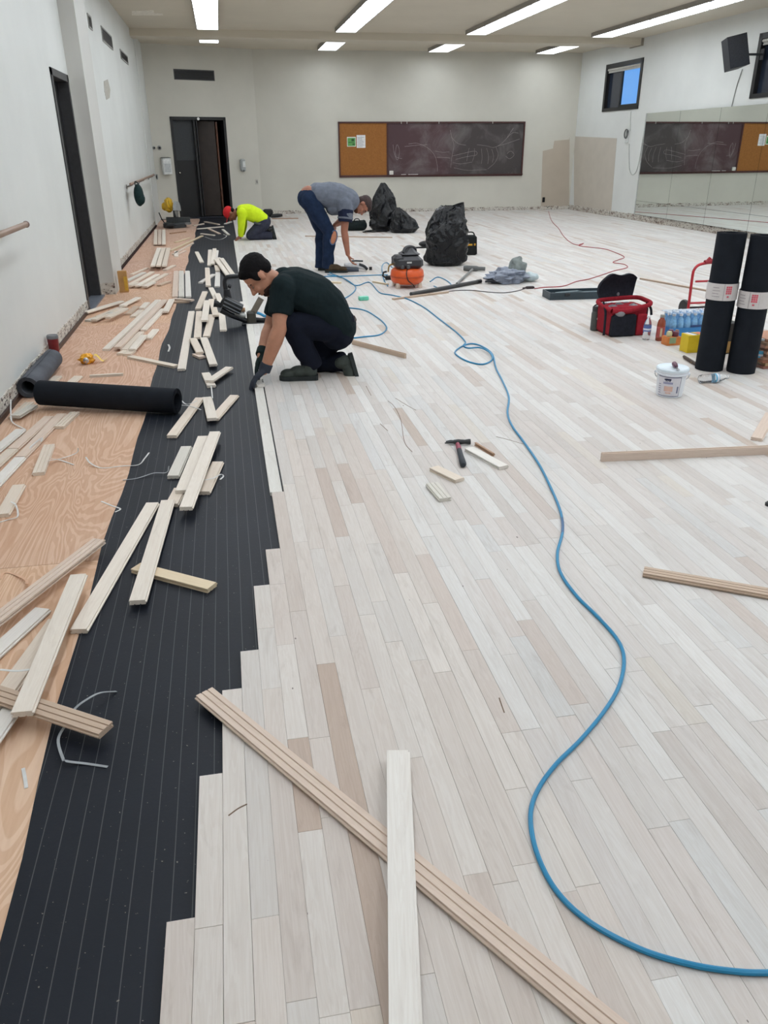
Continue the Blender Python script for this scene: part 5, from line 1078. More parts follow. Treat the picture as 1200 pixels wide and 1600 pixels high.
# ------------------------------------------------------------------ loose tongue-and-groove boards
PT = .0185
def tg_mesh(L, w, col, seed):
    h = w / 2; t = PT
    q = .0022
    sec = [(-h, 0), (-h * .36 - q, 0), (-h * .36 - q * .6, .0034), (-h * .36 + q * .6, .0034), (-h * .36 + q, 0), (h * .36 - q, 0), (h * .36 - q * .6, .0034), (h * .36 + q * .6, .0034), (h * .36 + q, 0), (h, 0),
           (h, t * .38), (h + .0055, t * .40), (h + .0055, t * .62), (h, t * .64), (h, t - .0008), (h - .0008, t), (-h + .0008, t), (-h, t - .0008), (-h, t * .66), (-h + .006, t * .64), (-h + .006, t * .38), (-h, t * .36)]
    n = len(sec); mb = MB()
    for x in (-L / 2, L / 2): mb.v += [V(x, y, z) for y, z in sec]
    mb.f = [(i, (i + 1) % n, n + (i + 1) % n, n + i) for i in range(n)] + [tuple(range(n)), tuple(range(2 * n - 1, n - 1, -1))]
    return mb
ZB = {'P': ZPAPER + .001, 'W': ZPLY, 'F': 0.0}
TINTS = {'m': (226, 213, 198), 'c': (234, 225, 213), 'p': (220, 201, 186), 'g': (216, 212, 203), 't': (200, 178, 158), 'y': (224, 206, 176), 'b': (176, 142, 116), 'w': (230, 226, 220)}
def board(x1, y1, x2, y2, surf, lvl, kind, label, flip=False, edge=False, w=.057, dz=(0, 0), group=None, extra=0.0):
    z = ZB[surf] + lvl * (PT + .0006) + extra
    top = z + (PT if not edge else w)
    a, b_ = G(x1, y1, top), G(x2, y2, top); L = (b_ - a).length; d = b_ - a; yaw = math.atan2(d.y, d.x)
    c = srgb(*TINTS[kind]); k = rnd.uniform(.95, 1.05); mb = tg_mesh(L, w, None, 0)
    M = Matrix.Identity(3)
    if flip: M = Matrix.Rotation(math.pi, 3, 'X'); mb.v = [M @ v + V(0, 0, PT) for v in mb.v]
    if edge: M = Matrix.Rotation(R90, 3, 'X'); mb.v = [M @ v for v in mb.v]; mz = min(v.z for v in mb.v); my = sum(v.y for v in mb.v) / len(mb.v); mb.v = [V(v.x, v.y - my, v.z - mz) for v in mb.v]
    o = mb.build('loose_board', M_LOOSE, col=[q * k for q in c[:3]])
    pitch = math.atan2(dz[1] - dz[0], L)
    o.location = ((a.x + b_.x) / 2, (a.y + b_.y) / 2, z + (dz[0] + dz[1]) / 2); o.rotation_euler = (0, -pitch, yaw)
    return tag(o, label, 'board', group or 'loose maple boards')
B = board
# in front
B(319, 1080, 1060, 1690, 'F', 0, 'p', 'long board lying diagonally in the foreground, grooved underside up', True)
B(620.5, 1172, 634, 1700, 'F', 1, 'w', 'board pointing straight at the viewer, lying on top of the long diagonal board')
# near left, plywood and felt
B(155, 842, -30, 984, 'W', 2, 'p', 'long board with grooved edge running off the left frame edge, above the crossed heap', True, dz=(0, .0))
B(122, 897, 33, 1112, 'W', 3, 'c', 'pale board lying on top of the crossed heap at the left frame edge')
B(-12, 1079, 165, 1137, 'W', 2, 't', 'reddish grooved board under the pale board, its end over the felt', True)
B(88, 967, -14, 1110, 'W', 1, 'm', 'board with a brown stained edge in the heap at the left frame edge')
B(66, 950, -30, 1036, 'W', 0, 'w', 'pale board lowest in the crossed heap at left')
B(22, 1098, -40, 1185, 'W', 1, 'w', 'board at the left frame edge just below the reddish grooved board')
B(238, 785, 122, 983, 'W', 0, 'c', 'long pale board lying across the plywood and felt edge, left of its twin', extra=.002)
B(261.5, 781, 214, 938, 'P', 1, 'c', 'long pale board lying on felt, right of its twin, over a short cross board', dz=(0, 0))
B(212, 884, 331, 915, 'P', 0, 'y', 'short board lying crosswise on the felt under a long pale board')
B(29, 757, 3, 803, 'W', 0, 'm', 'short board on plywood at the left frame edge, nearest single one')
B(77, 694, 60, 738, 'W', 0, 'm', 'short grooved board alone on the plywood, wrapped by a white strap', True)
B(117, 643, 92, 666, 'W', 0, 'm', 'short grooved board poking out from under the black lying roll', True)
B(96, 646, 32, 713, 'W', 0, 'p', 'board in the flat row on plywood near the black roll, rightmost lane, farther piece')
B(31, 714, -30, 778, 'W', 0, 'w', 'board in the flat row on plywood, rightmost lane, nearer piece')
B(76, 650, 20, 700, 'W', 0, 'p', 'board in the flat row on plywood, middle lane, farther piece')
B(19, 701, -30, 745, 'W', 0, 'm', 'board in the flat row on plywood, middle lane, nearer piece')
B(32, 670, -38, 728, 'W', 0, 'w', 'board in the flat row on plywood, leftmost lane')
B(46, 628, 21, 651, 'W', 0, 'm', 'grooved board under the left end of the black lying roll, lower one', True)
B(52, 632, 24, 649, 'W', 1, 'g', 'grooved board under the left end of the black lying roll, upper one', True)
B(90, 587, 70, 604, 'W', 0, 'm', 'short board behind the black lying roll, left of two')
B(122, 587, 100, 606, 'W', 0, 'm', 'short board behind the black lying roll, right of two')
B(140, 586, 192, 583, 'W', 0, 'c', 'thin offcut lying crosswise on plywood behind the black roll', w=.022)
# felt strip, middle distance
B(335.5, 674, 290, 792, 'P', 2, 'c', 'long board on felt in the group of five, rightmost of the top pair')
B(317, 681, 283, 766, 'P', 1, 'c', 'long board on felt in the group of five, left of the top pair')
B(291, 697, 270, 743, 'P', 0, 'g', 'short board on felt in the group of five, far left')
B(340, 721, 318, 768, 'P', 0, 'm', 'short board on felt in the group of five, far right')
B(281, 762, 268, 787, 'P', 0, 'm', 'short board on felt in the group of five, mostly hidden underneath')
B(312, 621, 268, 680, 'P', 0, 'm', 'slanting board on felt just right of the black roll end')
B(323, 620, 331, 653, 'P', 1, 'c', 'short board in front of the roll, middle one of the N shaped three')
B(366, 617, 334, 653, 'P', 0, 'm', 'board in front of the roll, right arm of the N shaped three')
B(321, 582, 330, 602, 'P', 0, 'c', 'short board on felt forming the left arm of a V')
B(358, 573, 327, 594, 'P', 1, 'c', 'short board on felt forming the right arm of a V')
B(203, 556, 275, 571, 'W', 0, 'm', 'board lying crosswise from the plywood to the felt edge')
B(299, 486, 283, 576, 'P', 0, 'c', 'longest board of the scattered felt group, far left')
B(311, 486, 308, 527, 'P', 1, 'm', 'board in the scattered felt group, second from left, upright')
B(301, 528, 312, 550, 'P', 1, 'm', 'short slanted board crossing the longest board of the felt group')
B(305, 552, 316, 557, 'P', 0, 'p', 'pinkish board end under the slanted boards of the felt group')
B(318, 527, 333, 569, 'P', 1, 'c', 'slanted board nearest the viewer in the scattered felt group')
B(331, 491, 322, 525, 'P', 0, 'm', 'leaning board in the middle of the scattered felt group')
B(346, 488, 348.5, 515, 'P', 0, 'c', 'board of the scattered felt group just left of the nailer')
B(330, 467, 337, 492, 'P', 1, 'm', 'board of the felt group behind the nailer cylinder')
B(323, 469, 319, 500, 'P', 2, 'c', 'topmost upright board in the scattered felt group')
B(320, 455, 309, 482, 'P', 0, 'm', 'slanted board in the far left of the scattered felt group')
B(329, 449, 338, 467, 'P', 0, 'c', 'board of the felt group pointing at the nailer, farther of two')
B(339, 458, 345, 473, 'P', 1, 'c', 'board of the felt group pointing at the nailer, nearer of two')
B(340, 425, 339, 447, 'P', 0, 'w', 'short white board on felt left of the nailer handle')
B(323.5, 418, 325, 446, 'P', 1, 'm', 'short upright board on felt, left of the short white board')
B(334, 428, 313, 441, 'P', 0, 'w', 'white board partly under the short upright board on felt')
for i, (x1, x2) in enumerate(((341, 361), (346, 365), (337, 356))):
    B(x1, 402 + i, x2, 431 - i, 'P', i, 'c', 'board in the slanted stack behind the nailer handle, %s' % ('bottom one', 'middle one', 'top one')[i])
B(328, 390, 327, 414, 'P', 0, 'c', 'board in the upright bundle on far felt, leftmost')
B(335, 388, 332, 412, 'P', 1, 'c', 'board in the upright bundle on far felt, topmost')
B(338.5, 391, 335, 410, 'P', 0, 'w', 'board in the upright bundle on far felt, rightmost')
B(307, 393, 315, 409, 'P', 0, 'c', 'short single board on the far felt, tilted, near the plywood edge')
B(379, 471, 379.5, 481, 'P', 0, 'w', 'square white offcut on felt behind the nailer body')
B(338, 414, 340, 423, 'P', 0, 'm', 'small offcut between the white board and the slanted stack')
# plywood, middle distance
B(275, 423, 273, 463, 'W', 0, 'p', 'flat board in the row of three at the felt edge, left one')
B(283, 423, 283, 463, 'W', 0, 'g', 'flat board in the row of three at the felt edge, middle one', extra=.003)
B(292.5, 423, 294, 463, 'W', 0, 'w', 'flat board in the row of three at the felt edge, right white one', extra=.003)
B(272, 466, 301, 468, 'W', 0, 'p', 'reddish board lying crosswise below the row of three, upper one', extra=.019)
B(272, 471, 296, 470, 'W', 0, 't', 'reddish board lying crosswise below the row of three, lower one')
B(247, 468, 165, 545, 'W', 0, 'c', 'long board in the fanned pile on plywood, left strip')
B(257, 468, 183, 542, 'W', 1, 'p', 'long board in the fanned pile on plywood, second strip')
B(268, 467, 258, 486, 'W', 1, 'c', 'short board at the far right end of the fanned pile')
B(255, 482, 223, 515, 'W', 0, 'c', 'long board in the fanned pile on plywood, right strip')
B(220, 518, 193, 546, 'W', 0, 'm', 'board in the near half of the fanned pile, middle')
B(225, 523, 206, 545, 'W', 1, 'c', 'board in the near half of the fanned pile, right end, on top')
B(243, 514, 231, 528, 'W', 0, 'c', 'small single board just right of the fanned pile')
B(197, 547, 187, 552, 'W', 0, 'm', 'tiny board end at the near tip of the fanned pile, left')
B(207, 547, 198, 553, 'W', 0, 'm', 'tiny board end at the near tip of the fanned pile, right')
B(216, 464, 190, 477, 'W', 1, 'c', 'board in the low fan by the left door, far end piece')
B(190, 470, 133, 487, 'W', 1, 'c', 'long board in the low fan by the left door, uppermost')
B(195, 477, 153, 494, 'W', 0, 'm', 'board in the low fan by the left door, second from the top')
B(178, 487, 136, 500, 'W', 0, 'g', 'board in the low fan by the left door, third from the top')
B(196, 481, 168, 495, 'W', 2, 'm', 'board in the low fan by left door, right hand one on top')
B(165, 490, 146, 499, 'W', 1, 'm', 'short board in the low fan by the left door, near end')
B(230, 472, 221, 481, 'W', 0, 'c', 'small offcut between the two fans on plywood')
B(213, 478, 200, 490, 'W', 0, 't', 'brownish offcut between the two fans on plywood')
B(220, 484, 207, 494, 'W', 0, 'm', 'narrow offcut lying beside the brownish offcut')
B(238, 424, 203, 444, 'W', 0, 'm', 'board in the loose pile by the pilaster, long one')
B(260, 427, 224, 447, 'W', 0, 'm', 'long board in the loose pile right of the pilaster, right hand strip')
B(246, 428, 214, 446, 'W', 1, 'c', 'board in the loose pile by the pilaster, topmost')
B(263, 439, 248, 445, 'W', 0, 't', 'short board just right of the loose pile by the pilaster')
B(225, 425, 198, 438, 'W', 0, 'g', 'board in the loose pile by the pilaster, nearest the wall')
B(230, 418, 205, 428, 'W', 0, 'm', 'thin board behind the loose pile by the pilaster', w=.04)
B(240, 440, 226, 447, 'W', 1, 'c', 'short board lying on the near edge of the loose pile')
B(216, 441, 202, 446, 'W', 1, 'm', 'short board at the left near corner of the loose pile')
B(272, 414, 257, 421, 'W', 0, 'm', 'short board beside the near stack on plywood')
B(275, 392, 275, 400, 'W', 0, 'c', 'small square offcut between the stacks and the felt edge')
# two neat stacks far left
for lv in range(4):
    for j in range(3):
        nm = ('bottom', 'second', 'third', 'top')[lv] + ' layer ' + ('left', 'middle', 'right')[j]
        if lv == 3 and j == 2: continue
        B(249 + j * 7.2 - .3 * lv, 387, 239.5 + j * 8.6 - .4 * lv, 415, 'W', lv, 'cmg'[(lv + j) % 3], 'board in the nearer neat stack on far plywood, %s' % nm, group='nearer neat stack')
for lv in range(2):
    for j in range(3):
        nm = ('bottom', 'top')[lv] + ' layer ' + ('left', 'middle', 'right')[j]
        B(243.5 + j * 6.1, 358.5, 242.5 + j * 6.6, 381, 'W', lv, 'cmp'[(lv + j) % 3], 'board in the farther neat stack on far plywood, %s' % nm, group='farther neat stack')
# scraps far away
for i, (a, nm, ww) in enumerate((
    ((320, 346, 342, 350), 'farthest strip lying on the felt by the doorway', .05), ((308, 357, 349, 353.5), 'long strip on the far felt crossing the scrap pile', .05), ((326, 357, 343, 364.5), 'slanted strip in the far felt scrap pile', .05),
    ((348, 358, 357, 366), 'steep strip at the right of the far felt scrap pile', .05), ((314, 364.5, 335, 367), 'strip nearest the viewer in the far felt scrap pile', .04), ((302, 352, 318, 349), 'short strip at the left of the far felt scrap pile', .045),
    ((352, 349, 361, 346), 'small pale offcut on the felt near the red cap', .06), ((316, 368, 266, 391), 'long thin strip reaching from the felt over the far plywood', .045), ((296, 371, 274, 378), 'short strip on the far plywood beside the long thin one', .045),
    ((270, 397, 302, 379), 'long thin strip on the far plywood, lower of the pair', .03), ((290, 391, 277, 397), 'thin strip on the far plywood near the farther stack', .03), ((266, 364, 290, 361), 'brown strip lying crosswise in front of the miter saw', .04))):
    B(*a, 'P' if i < 8 else 'W', (0, 1, 0, 0, 0, 0, 0, 0)[i] if i < 8 else 0, 'mcpgcmwyympb'[i], nm, w=ww, group='far scraps')
# maple floor
B(551, 531.5, 634, 553, 'F', 0, 't', 'narrow board on edge on the maple floor behind crouching mans heels', edge=True, w=.035)
B(733, 699, 787, 728, 'F', 0, 'w', 'board on the maple floor with its end under the hammer head')
B(743, 691, 771, 708, 'F', 0, 'b', 'thin brown strip just right of the hammered board', w=.012)
B(678, 729, 718, 748, 'F', 0, 'm', 'short board on the maple floor left of the hammer grip')
B(675, 754, 696, 778, 'F', 0, 'g', 'short board with grooved face up, nearest in the hammer group', True)
B(940, 708, 1290, 693, 'F', 0, 'p', 'long board standing on edge at right, running off the frame', edge=True, w=.045)
B(1204, 645, 1182, 684, 'F', 0, 'p', 'board end at the right frame edge in front of the rolls')
B(1006, 890, 1280, 938, 'F', 0, 't', 'long grooved board at the right frame edge, grooved underside up', True)
B(1001, 434, 1140, 459, 'F', 0, 't', 'narrow strip on the far floor behind the red bag', w=.035)
B(512, 440, 533, 440.5, 'F', 0, 'y', 'short tan offcut on the floor between the two men')
B(614, 466, 700, 455, 'F', 0, 't', 'long tan strip lying in front of the compressor', w=.035)
B(477, 368, 613, 370, 'F', 0, 't', 'long thin strip on the far floor behind the bending man', w=.025)
B(583, 439, 606, 443, 'F', 0, 'y', 'short strip on the floor left of the compressor hoses', w=.03)
B(425, 341, 466, 340.5, 'F', 0, 'b', 'dark strip on the floor near the back wall, left of bending man', w=.05)
B(400, 593.5, 408, 601, 'P', 1, 'w', 'short board the crouching man is fitting at the floor edge')

# ------------------------------------------------------------------ cut straps and splinters
M_STRAP = plain('white_strap', srgb(214, 214, 212), .4); M_STRAPG = plain('grey_strap', srgb(150, 154, 158), .4); M_SPL = plain('splinter', srgb(120, 100, 84), .8)
def strap(pts, surf, label, r=.0022, mat=M_STRAP, hs=None, name='packing_strap', cat='strap'):
    z = ZB[surf] + r; Q = [G(x, y, z) for x, y in pts]
    if hs:
        for i, h in enumerate(hs): Q[i] = G(*pts[i], z + h)
    Q = spline(Q, 6); mb = MB(); n = len(Q)
    for i, p in enumerate(Q):
        t = (Q[min(i + 1, n - 1)] - Q[max(i - 1, 0)]); s = V(-t.y, t.x, 0); s = s.normalized() * (r * 1.8) if s.length > 1e-6 else V(r, 0, 0)
        mb.v += [p + s, p - s, p - s - V(0, 0, .0012), p + s - V(0, 0, .0012)]
    mb.f = [(i * 4 + j, i * 4 + (j + 1) % 4, i * 4 + 4 + (j + 1) % 4, i * 4 + 4 + j) for i in range(n - 1) for j in range(4)] + [(0, 1, 2, 3), (n * 4 - 1, n * 4 - 2, n * 4 - 3, n * 4 - 4)]
    return tag(mb.build(name, mat), label, cat, 'cut straps' if cat == 'strap' else 'splinters')
strap([(182, 1080), (158, 1082), (140, 1090), (118, 1106), (104, 1130), (91, 1155), (98, 1184), (104, 1189), (135, 1193), (168, 1198)], 'P', 'white strap bent in an open loop on the near felt', .0022, M_STRAPG, [.0, .03, .04, .04, .03, .02, .02, .01, 0, 0])
strap([(36, 1200), (39, 1216), (41, 1231)], 'W', 'short white strap piece on the plywood in the lower left corner', .0026)
strap([(134, 714), (142, 724), (160, 731), (190, 728), (216, 726), (226, 716), (233, 707)], 'W', 'white strap curling from plywood onto the felt, upper one', .0022, M_STRAP, [.02, .01, 0, 0, .01, .03, .04])
strap([(192, 750), (215, 747), (240, 739), (260, 738), (264, 728)], 'P', 'grey strap on felt pointing at the group of five boards', .0022, M_STRAPG, [0, 0, .01, .01, .04])
strap([(318, 750), (333, 747), (345, 741), (349, 744), (344, 749)], 'P', 'white strap hooked over the right board of the five', .0022, M_STRAP, [.03, .03, .03, .02, .02])
strap([(75, 720), (92, 717), (112, 711), (121, 706), (122, 700)], 'W', 'white strap sticking out of the wrapped short board, upper end', .0022, M_STRAP, [.03, .01, .01, .02, .04])
strap([(78, 716), (95, 719), (115, 726)], 'W', 'white strap of the wrapped short board, lower end', .0022, M_STRAP, [.03, .005, 0])
strap([(17, 784), (24, 788), (28, 800), (26, 808), (12, 812), (-8, 818)], 'W', 'white strap curling from the short board at the left edge', .0022, M_STRAP, [.03, .02, .01, .01, 0, 0])
strap([(17, 624), (17, 646), (20, 660), (40, 671)], 'W', 'white strap hanging from the grey roll end by the left wall', .0022, M_STRAP, [.09, .04, .01, 0])
strap([(43, 708), (48, 698), (62, 686), (66, 684), (64, 690)], 'W', 'white strap curl beside the flat row of boards', .0022, M_STRAP, [0, .02, .03, .04, .03])
strap([(330, 603), (331, 612), (332, 622)], 'P', 'white strap between the V of boards and the roll', .0022, M_STRAP, [.02, .03, .04])
strap([(283, 625), (290, 631), (299, 630), (308, 626)], 'P', 'white strap sticking out of the black roll end, left', .0022, M_STRAP, [.05, .04, .05, .05])
strap([(284, 633), (296, 634), (306, 637), (314, 640)], 'P', 'white strap sticking out of the black roll end, lower', .0022, M_STRAP, [.03, .02, .02, .02])
strap([(263, 538), (265, 543), (263, 549)], 'P', 'tiny white strap on the felt left of the longest board', .004, M_STRAP, [.01, .02, 0])
strap([(0, 905), (6, 895), (20, 896), (40, 905), (42, 912)], 'W', 'beige strap curling on plywood by the left frame edge', .003, plain('beige_strap', srgb(212, 170, 140), .5), [0, 0, 0, .01, .03])
strap([(0, 1046), (25, 1048), (46, 1046)], 'W', 'white strap across the crossed heap at the left edge', .0022, M_STRAP, [.085, .085, .085])
strap([(158, 783), (175, 790), (188, 795), (180, 800)], 'W', 'pale strap on plywood beside the felt edge', .0022, M_STRAP)
strap([(320, 370), (332, 374), (345, 374), (354, 369), (349, 366)], 'P', 'thin white strap looped in the far felt scrap pile', .004, M_STRAP, [0, .0, .0, .02, .02])
for pts, nm in (([(606, 626), (616, 635), (626, 655), (632, 690), (644, 706)], 'long thin splinter on the maple floor in front of the crouching man'), ([(618, 622), (634, 632), (650, 641)], 'thin splinter on the maple floor near the long one'), ([(775, 682), (795, 687), (818, 694)], 'thin splinter touching the blue hose beside the hammer'),
                ([(572, 603), (580, 618)], 'small splinter near the crouching mans rear boot'), ([(594, 662), (606, 673)], 'small splinter on the floor left of the long one'), ([(357, 1274), (372, 1263), (386, 1256)], 'dark splinter on the foreground boards near the felt'), ([(780, 1090), (784, 1102), (788, 1113)], 'short dark sliver on the maple in the foreground')):
    strap(pts, 'F', nm, .0009, M_SPL, None, 'splinter', 'splinter')
# ------------------------------------------------------------------ the three workers
def blob(name, mb, voxel, it, mat, parent, wr=0.0, wf=14.0, cut=None):
    """closed overlapping pieces fused into one continuous skin"""
    me = bpy.data.meshes.new('tmp'); me.from_pydata([v[:] for v in mb.v], [], mb.f); me.update()
    bm = bmesh.new(); bm.from_mesh(me); bmesh.ops.recalc_face_normals(bm, faces=bm.faces); bm.to_mesh(me); bm.free()
    t = bpy.data.objects.new('tmp', me); COL.objects.link(t)
    r = t.modifiers.new('r', 'REMESH'); r.mode = 'VOXEL'; r.voxel_size = voxel
    if it: s = t.modifiers.new('s', 'SMOOTH'); s.factor = .5; s.iterations = it
    dg = bpy.context.evaluated_depsgraph_get(); out = bpy.data.meshes.new_from_object(t.evaluated_get(dg))
    bpy.data.objects.remove(t); bpy.data.meshes.remove(me)
    bm = bmesh.new(); bm.from_mesh(out)
    if cut:
        for co, no in cut:
            g = bm.verts[:] + bm.edges[:] + bm.faces[:]; res = bmesh.ops.bisect_plane(bm, geom=g, plane_co=co, plane_no=no, clear_outer=True)
            bmesh.ops.contextual_create(bm, geom=[e for e in res['geom_cut'] if isinstance(e, bmesh.types.BMEdge)])
    if wr:
        bm.normal_update()
        for v in bm.verts:
            p = v.co; k = mnoise.noise(p * wf + V(3, 1, 7)) * .6 + (.5 - abs(mnoise.noise(V(p.x * wf * .8, p.y * wf * .8, p.z * wf * .45) + V(9, 2, 4)))) * .8
            v.co = p + v.normal * k * wr
    bm.to_mesh(out); bm.free()
    out.name = name; out.materials.clear(); out.materials.append(mat); out.polygons.foreach_set('use_smooth', [True] * len(out.polygons))
    return link(bpy.data.objects.new(name, out), parent)
def basis(f, up):
    f = Vector(f).normalized(); u = Vector(up); u = (u - f * u.dot(f)).normalized(); s = f.cross(u)
    return Matrix((s, f, u)).transposed()
def head_pieces(mb, c, M, s=1.0):
    P = lambda *a: c + M @ (V(*a) * s)
    E = lambda p, r: mb.ell(P(*p), tuple(x * s for x in r), M, 18, 12)
    E((0, -.012, .03), (.075, .097, .090)); E((0, .018, -.035), (.061, .074, .084)); E((0, .03, -.082), (.047, .055, .036)); E((0, .066, -.100), (.022, .018, .018)); E((0, .078, .022), (.048, .016, .013))
    for x in (-1, 1): E((x * .034, .066, -.03), (.024, .020, .022)); E((x * .077, -.010, -.008), (.011, .019, .031)); E((x * .011, .099, -.034), (.009, .010, .008))
    mb.cap(P(0, .085, .012), .008 * s, P(0, .112, -.027), .0125 * s, 10)
    E((0, .087, -.062), (.022, .010, .007)); E((0, .085, -.074), (.019, .010, .007))
def eyes(c, M, root, s=1.0):
    for x in (-1, 1):
        e = MB().ell(c + M @ (V(x * .030, .083, .000) * s), (.011 * s, .008 * s, .005 * s), M, 10, 6).build('eye', M_EYEW, root, smooth=True)
        MB().ell(c + M @ (V(x * .030, .0895, -.001) * s), (.005 * s, .003 * s, .005 * s), M, 8, 5).build('iris', M_IRIS, e, smooth=True)
        MB().tube([c + M @ (V(x * .016, .092, .024) * s), c + M @ (V(x * .033, .090, .029) * s), c + M @ (V(x * .050, .076, .022) * s)], .004 * s, 6).build('eyebrow', M_HAIR, root)
def hand_pieces(mb, w, d, n, t, curl=.4, rs_=1.0, spread=.08, thumb=1.0):
    d = Vector(d).normalized(); n = Vector(n); n = (n - d * n.dot(d)).normalized(); t0 = Vector(t); t = (t0 - d * t0.dot(d) - n * t0.dot(n)).normalized()
    Ls = (.042, .047, .043, .033); ax = d.cross(n)
    for i in range(4):
        off = (.031 - .0205 * i); b = w + d * (.088 - .004 * abs(i - 1)) + t * off
        mb.cap(w + t * off * .55, .0165 * rs_, b, .0118 * rs_, 10)
        dd_ = (d + t * spread * (1.5 - i) * .8).normalized(); p = b; r = .0098 * rs_
        for k, (f, cc) in enumerate(((1, curl * .7), (.68, curl), (.52, curl * .8))):
            dd_ = Quaternion(ax, cc) @ dd_; q = p + dd_ * Ls[i] * f; mb.cap(p, r, q, r * .92, 8); p = q; r *= .92
    p = w + d * .022 + t * .026; dd_ = (d * .62 + t * .72 + n * .25).normalized(); r = .0135 * rs_
    for L, cc in ((.042, 0.0), (.032, .25), (.026, .3)): dd_ = Quaternion(ax, cc * thumb) @ dd_; q = p + dd_ * L; mb.cap(p, r, q, r * .88, 8); p = q; r *= .88
def shoe(root, heel, toe, up, mat, msole, L=None, H=.10, W=.095, name='shoe'):
    heel, toe, up = Vector(heel), Vector(toe), Vector(up); f = (toe - heel); L = f.length if L is None else L; M = basis(f, up)
    P = lambda x, y, z: heel + M @ V(x, y, z)
    m4 = Matrix.Translation(heel) @ M.to_4x4()
    out = [(.0, 0), (.75, .0), (.95, .05), (1.0, .2), (.92, .38), (.95, .6), (1.0, .75), (.85, .92), (.45, 1.0), (0, 1.015)]
    pol = [(x * W / 2, y * L) for x, y in out] + [(-x * W / 2, y * L) for x, y in reversed(out[1:-1])]
    so = MB().prism(pol, m4, .028)
    u = MB(); u.ell(P(0, L * .78, .042), (W * .46, L * .21, .036), M, 16, 10); u.ell(P(0, L * .5, .055), (W * .42, L * .25, .046), M, 16, 10); u.ell(P(0, L * .2, .06), (W * .43, L * .19, .058), M, 16, 10); u.cap(P(0, L * .22, .06), W * .42, P(0, L * .2, H), W * .44, 14)
    o = blob(name, u, .007, 4, mat, root); so.build('sole', msole, o)
    lc = MB()
    for k in range(3): y = L * (.46 + .09 * k); lc.tube([P(-.028, y, .085 - .012 * k), P(0, y + .004, .100 - .014 * k), P(.028, y, .085 - .012 * k)], .0035, 5)
    lc.build('laces', mat if False else M_LACE, o)
    return o
def skin_mat(name, c):
    t = NT(name); v = t.pos('obj'); n = t.noise(v, 18, 4, .6); a = srgb(*c)
    t.color(t.ramp(n, [(.3, tuple(x * .88 for x in a[:3])), (.7, tuple(min(1, x * 1.08) for x in a[:3]))])); t.set(Roughness=.5); t.b.inputs['Subsurface Weight'].default_value = .08; t.b.inputs['Subsurface Radius'].default_value = (.01, .004, .002)
    t.bump(t.noise(v, 160, 2), .05, .002); return t.m
def cloth(name, c, rough=.9, var=.15, bump=.25, scale=18):
    return plain(name, srgb(*c), rough, 0, var, scale, bump, 40)
M_EYEW = plain('eye_white_shaded', srgb(150, 132, 120), .3); M_IRIS = plain('iris_brown', srgb(48, 30, 22), .3); M_HAIR = plain('dark_hair', srgb(15, 13, 15), .8, 0, .35, 90, .4); M_LACE = plain('lace', srgb(96, 92, 86), .8)  # eye whites darkened in colour for the shadow the eyes lie in
M_BEARD = plain('dark_beard', srgb(64, 46, 40), .8, 0, .3, 120, .4)
M_BOOT = plain('boot_grey_green', srgb(66, 72, 68), .75, 0, .15, 20, .15); M_SOLE = plain('boot_sole', srgb(52, 56, 56), .8, 0, .15, 20, .2); M_SHOEB = plain('shoe_brown', srgb(80, 66, 50), .75, 0, .15, 20)

# --- crouching man in the dark shirt, facing left
rt = G(500, 588); P1 = empty('person', (rt.x, rt.y, 0), 0, 'man crouching on the floor in dark green T-shirt, navy trousers and gloves, fitting a board', 'person')
RO = V(rt.x, rt.y, 0)
J = lambda x, y, Y: onY(x, y, Y) - RO
SK1 = skin_mat('skin_tan', (188, 134, 108)); DARKSHIRT = cloth('shirt_dark_green', (22, 34, 37)); NAVY = cloth('trousers_navy', (19, 23, 36)); GLOVE = cloth('glove_grey', (58, 62, 72))
hc = J(404.5, 431.5, 5.56); HM = basis((-.56, -.10, -.82), (-.82, -.02, .56))
body = MB(); head_pieces(body, hc, HM, 1.08)
nb = J(440, 441, 5.62); body.cap(hc + HM @ V(0, -.03, -.055), .056, nb, .062, 16)
sp = [J(446, 450, 5.62), J(482, 462, 5.62), J(512, 484, 5.62), J(530, 506, 5.62)]
for a, b in zip(sp, sp[1:]): body.cap(a, .09, b, .09, 16)
shL, elL, wrL = J(440, 452, 5.48), J(437, 513, 5.40), J(415, 574, 5.40)
shR, elR, wrR = J(441, 449, 5.78), J(423, 511, 5.80), J(409, 552, 5.62)
for s_, e_, w_ in ((shL, elL, wrL), (shR, elR, wrR)):
    m_ = s_ + (e_ - s_) * .5; body.cap(nb, .06, s_, .058); body.cap(s_, .062, m_, .060); body.cap(m_, .060, e_, .051); q = e_ + (w_ - e_) * .3; body.cap(e_, .051, q, .054); body.cap(q, .054, w_, .035); body.cap(w_, .034, w_ + (w_ - e_).normalized() * .03, .027)
hipL, knL, anL = J(524, 512, 5.54), J(455, 506, 5.44), J(487, 566, 5.50)
hipR, knR, anR = J(526, 514, 5.71), J(486, 566, 5.74), J(531, 566, 5.62)
for h_, k_, a_ in ((hipL, knL, anL), (hipR, knR, anR)): body.cap(sp[3], .08, h_, .07); body.cap(h_, .07, k_, .05); body.cap(k_, .05, a_, .038)
blob('body', body, .0065, 5, SK1, P1); eyes(hc, HM, P1)
hr = MB(); E = lambda p, r: hr.ell(hc + HM @ V(*p), r, HM, 20, 14)
E((0, -.026, .060), (.087, .106, .090)); E((0, -.062, .012), (.078, .062, .062)); E((0, .030, .098), (.064, .058, .030))
for x in (-1, 1): E((x * .076, .012, .03), (.012, .028, .042))
blob('hair', hr, .006, 3, M_HAIR, P1, .004, 60)
bd_ = MB(); E = lambda p, r: bd_.ell(hc + HM @ V(*p), r, HM, 18, 12)
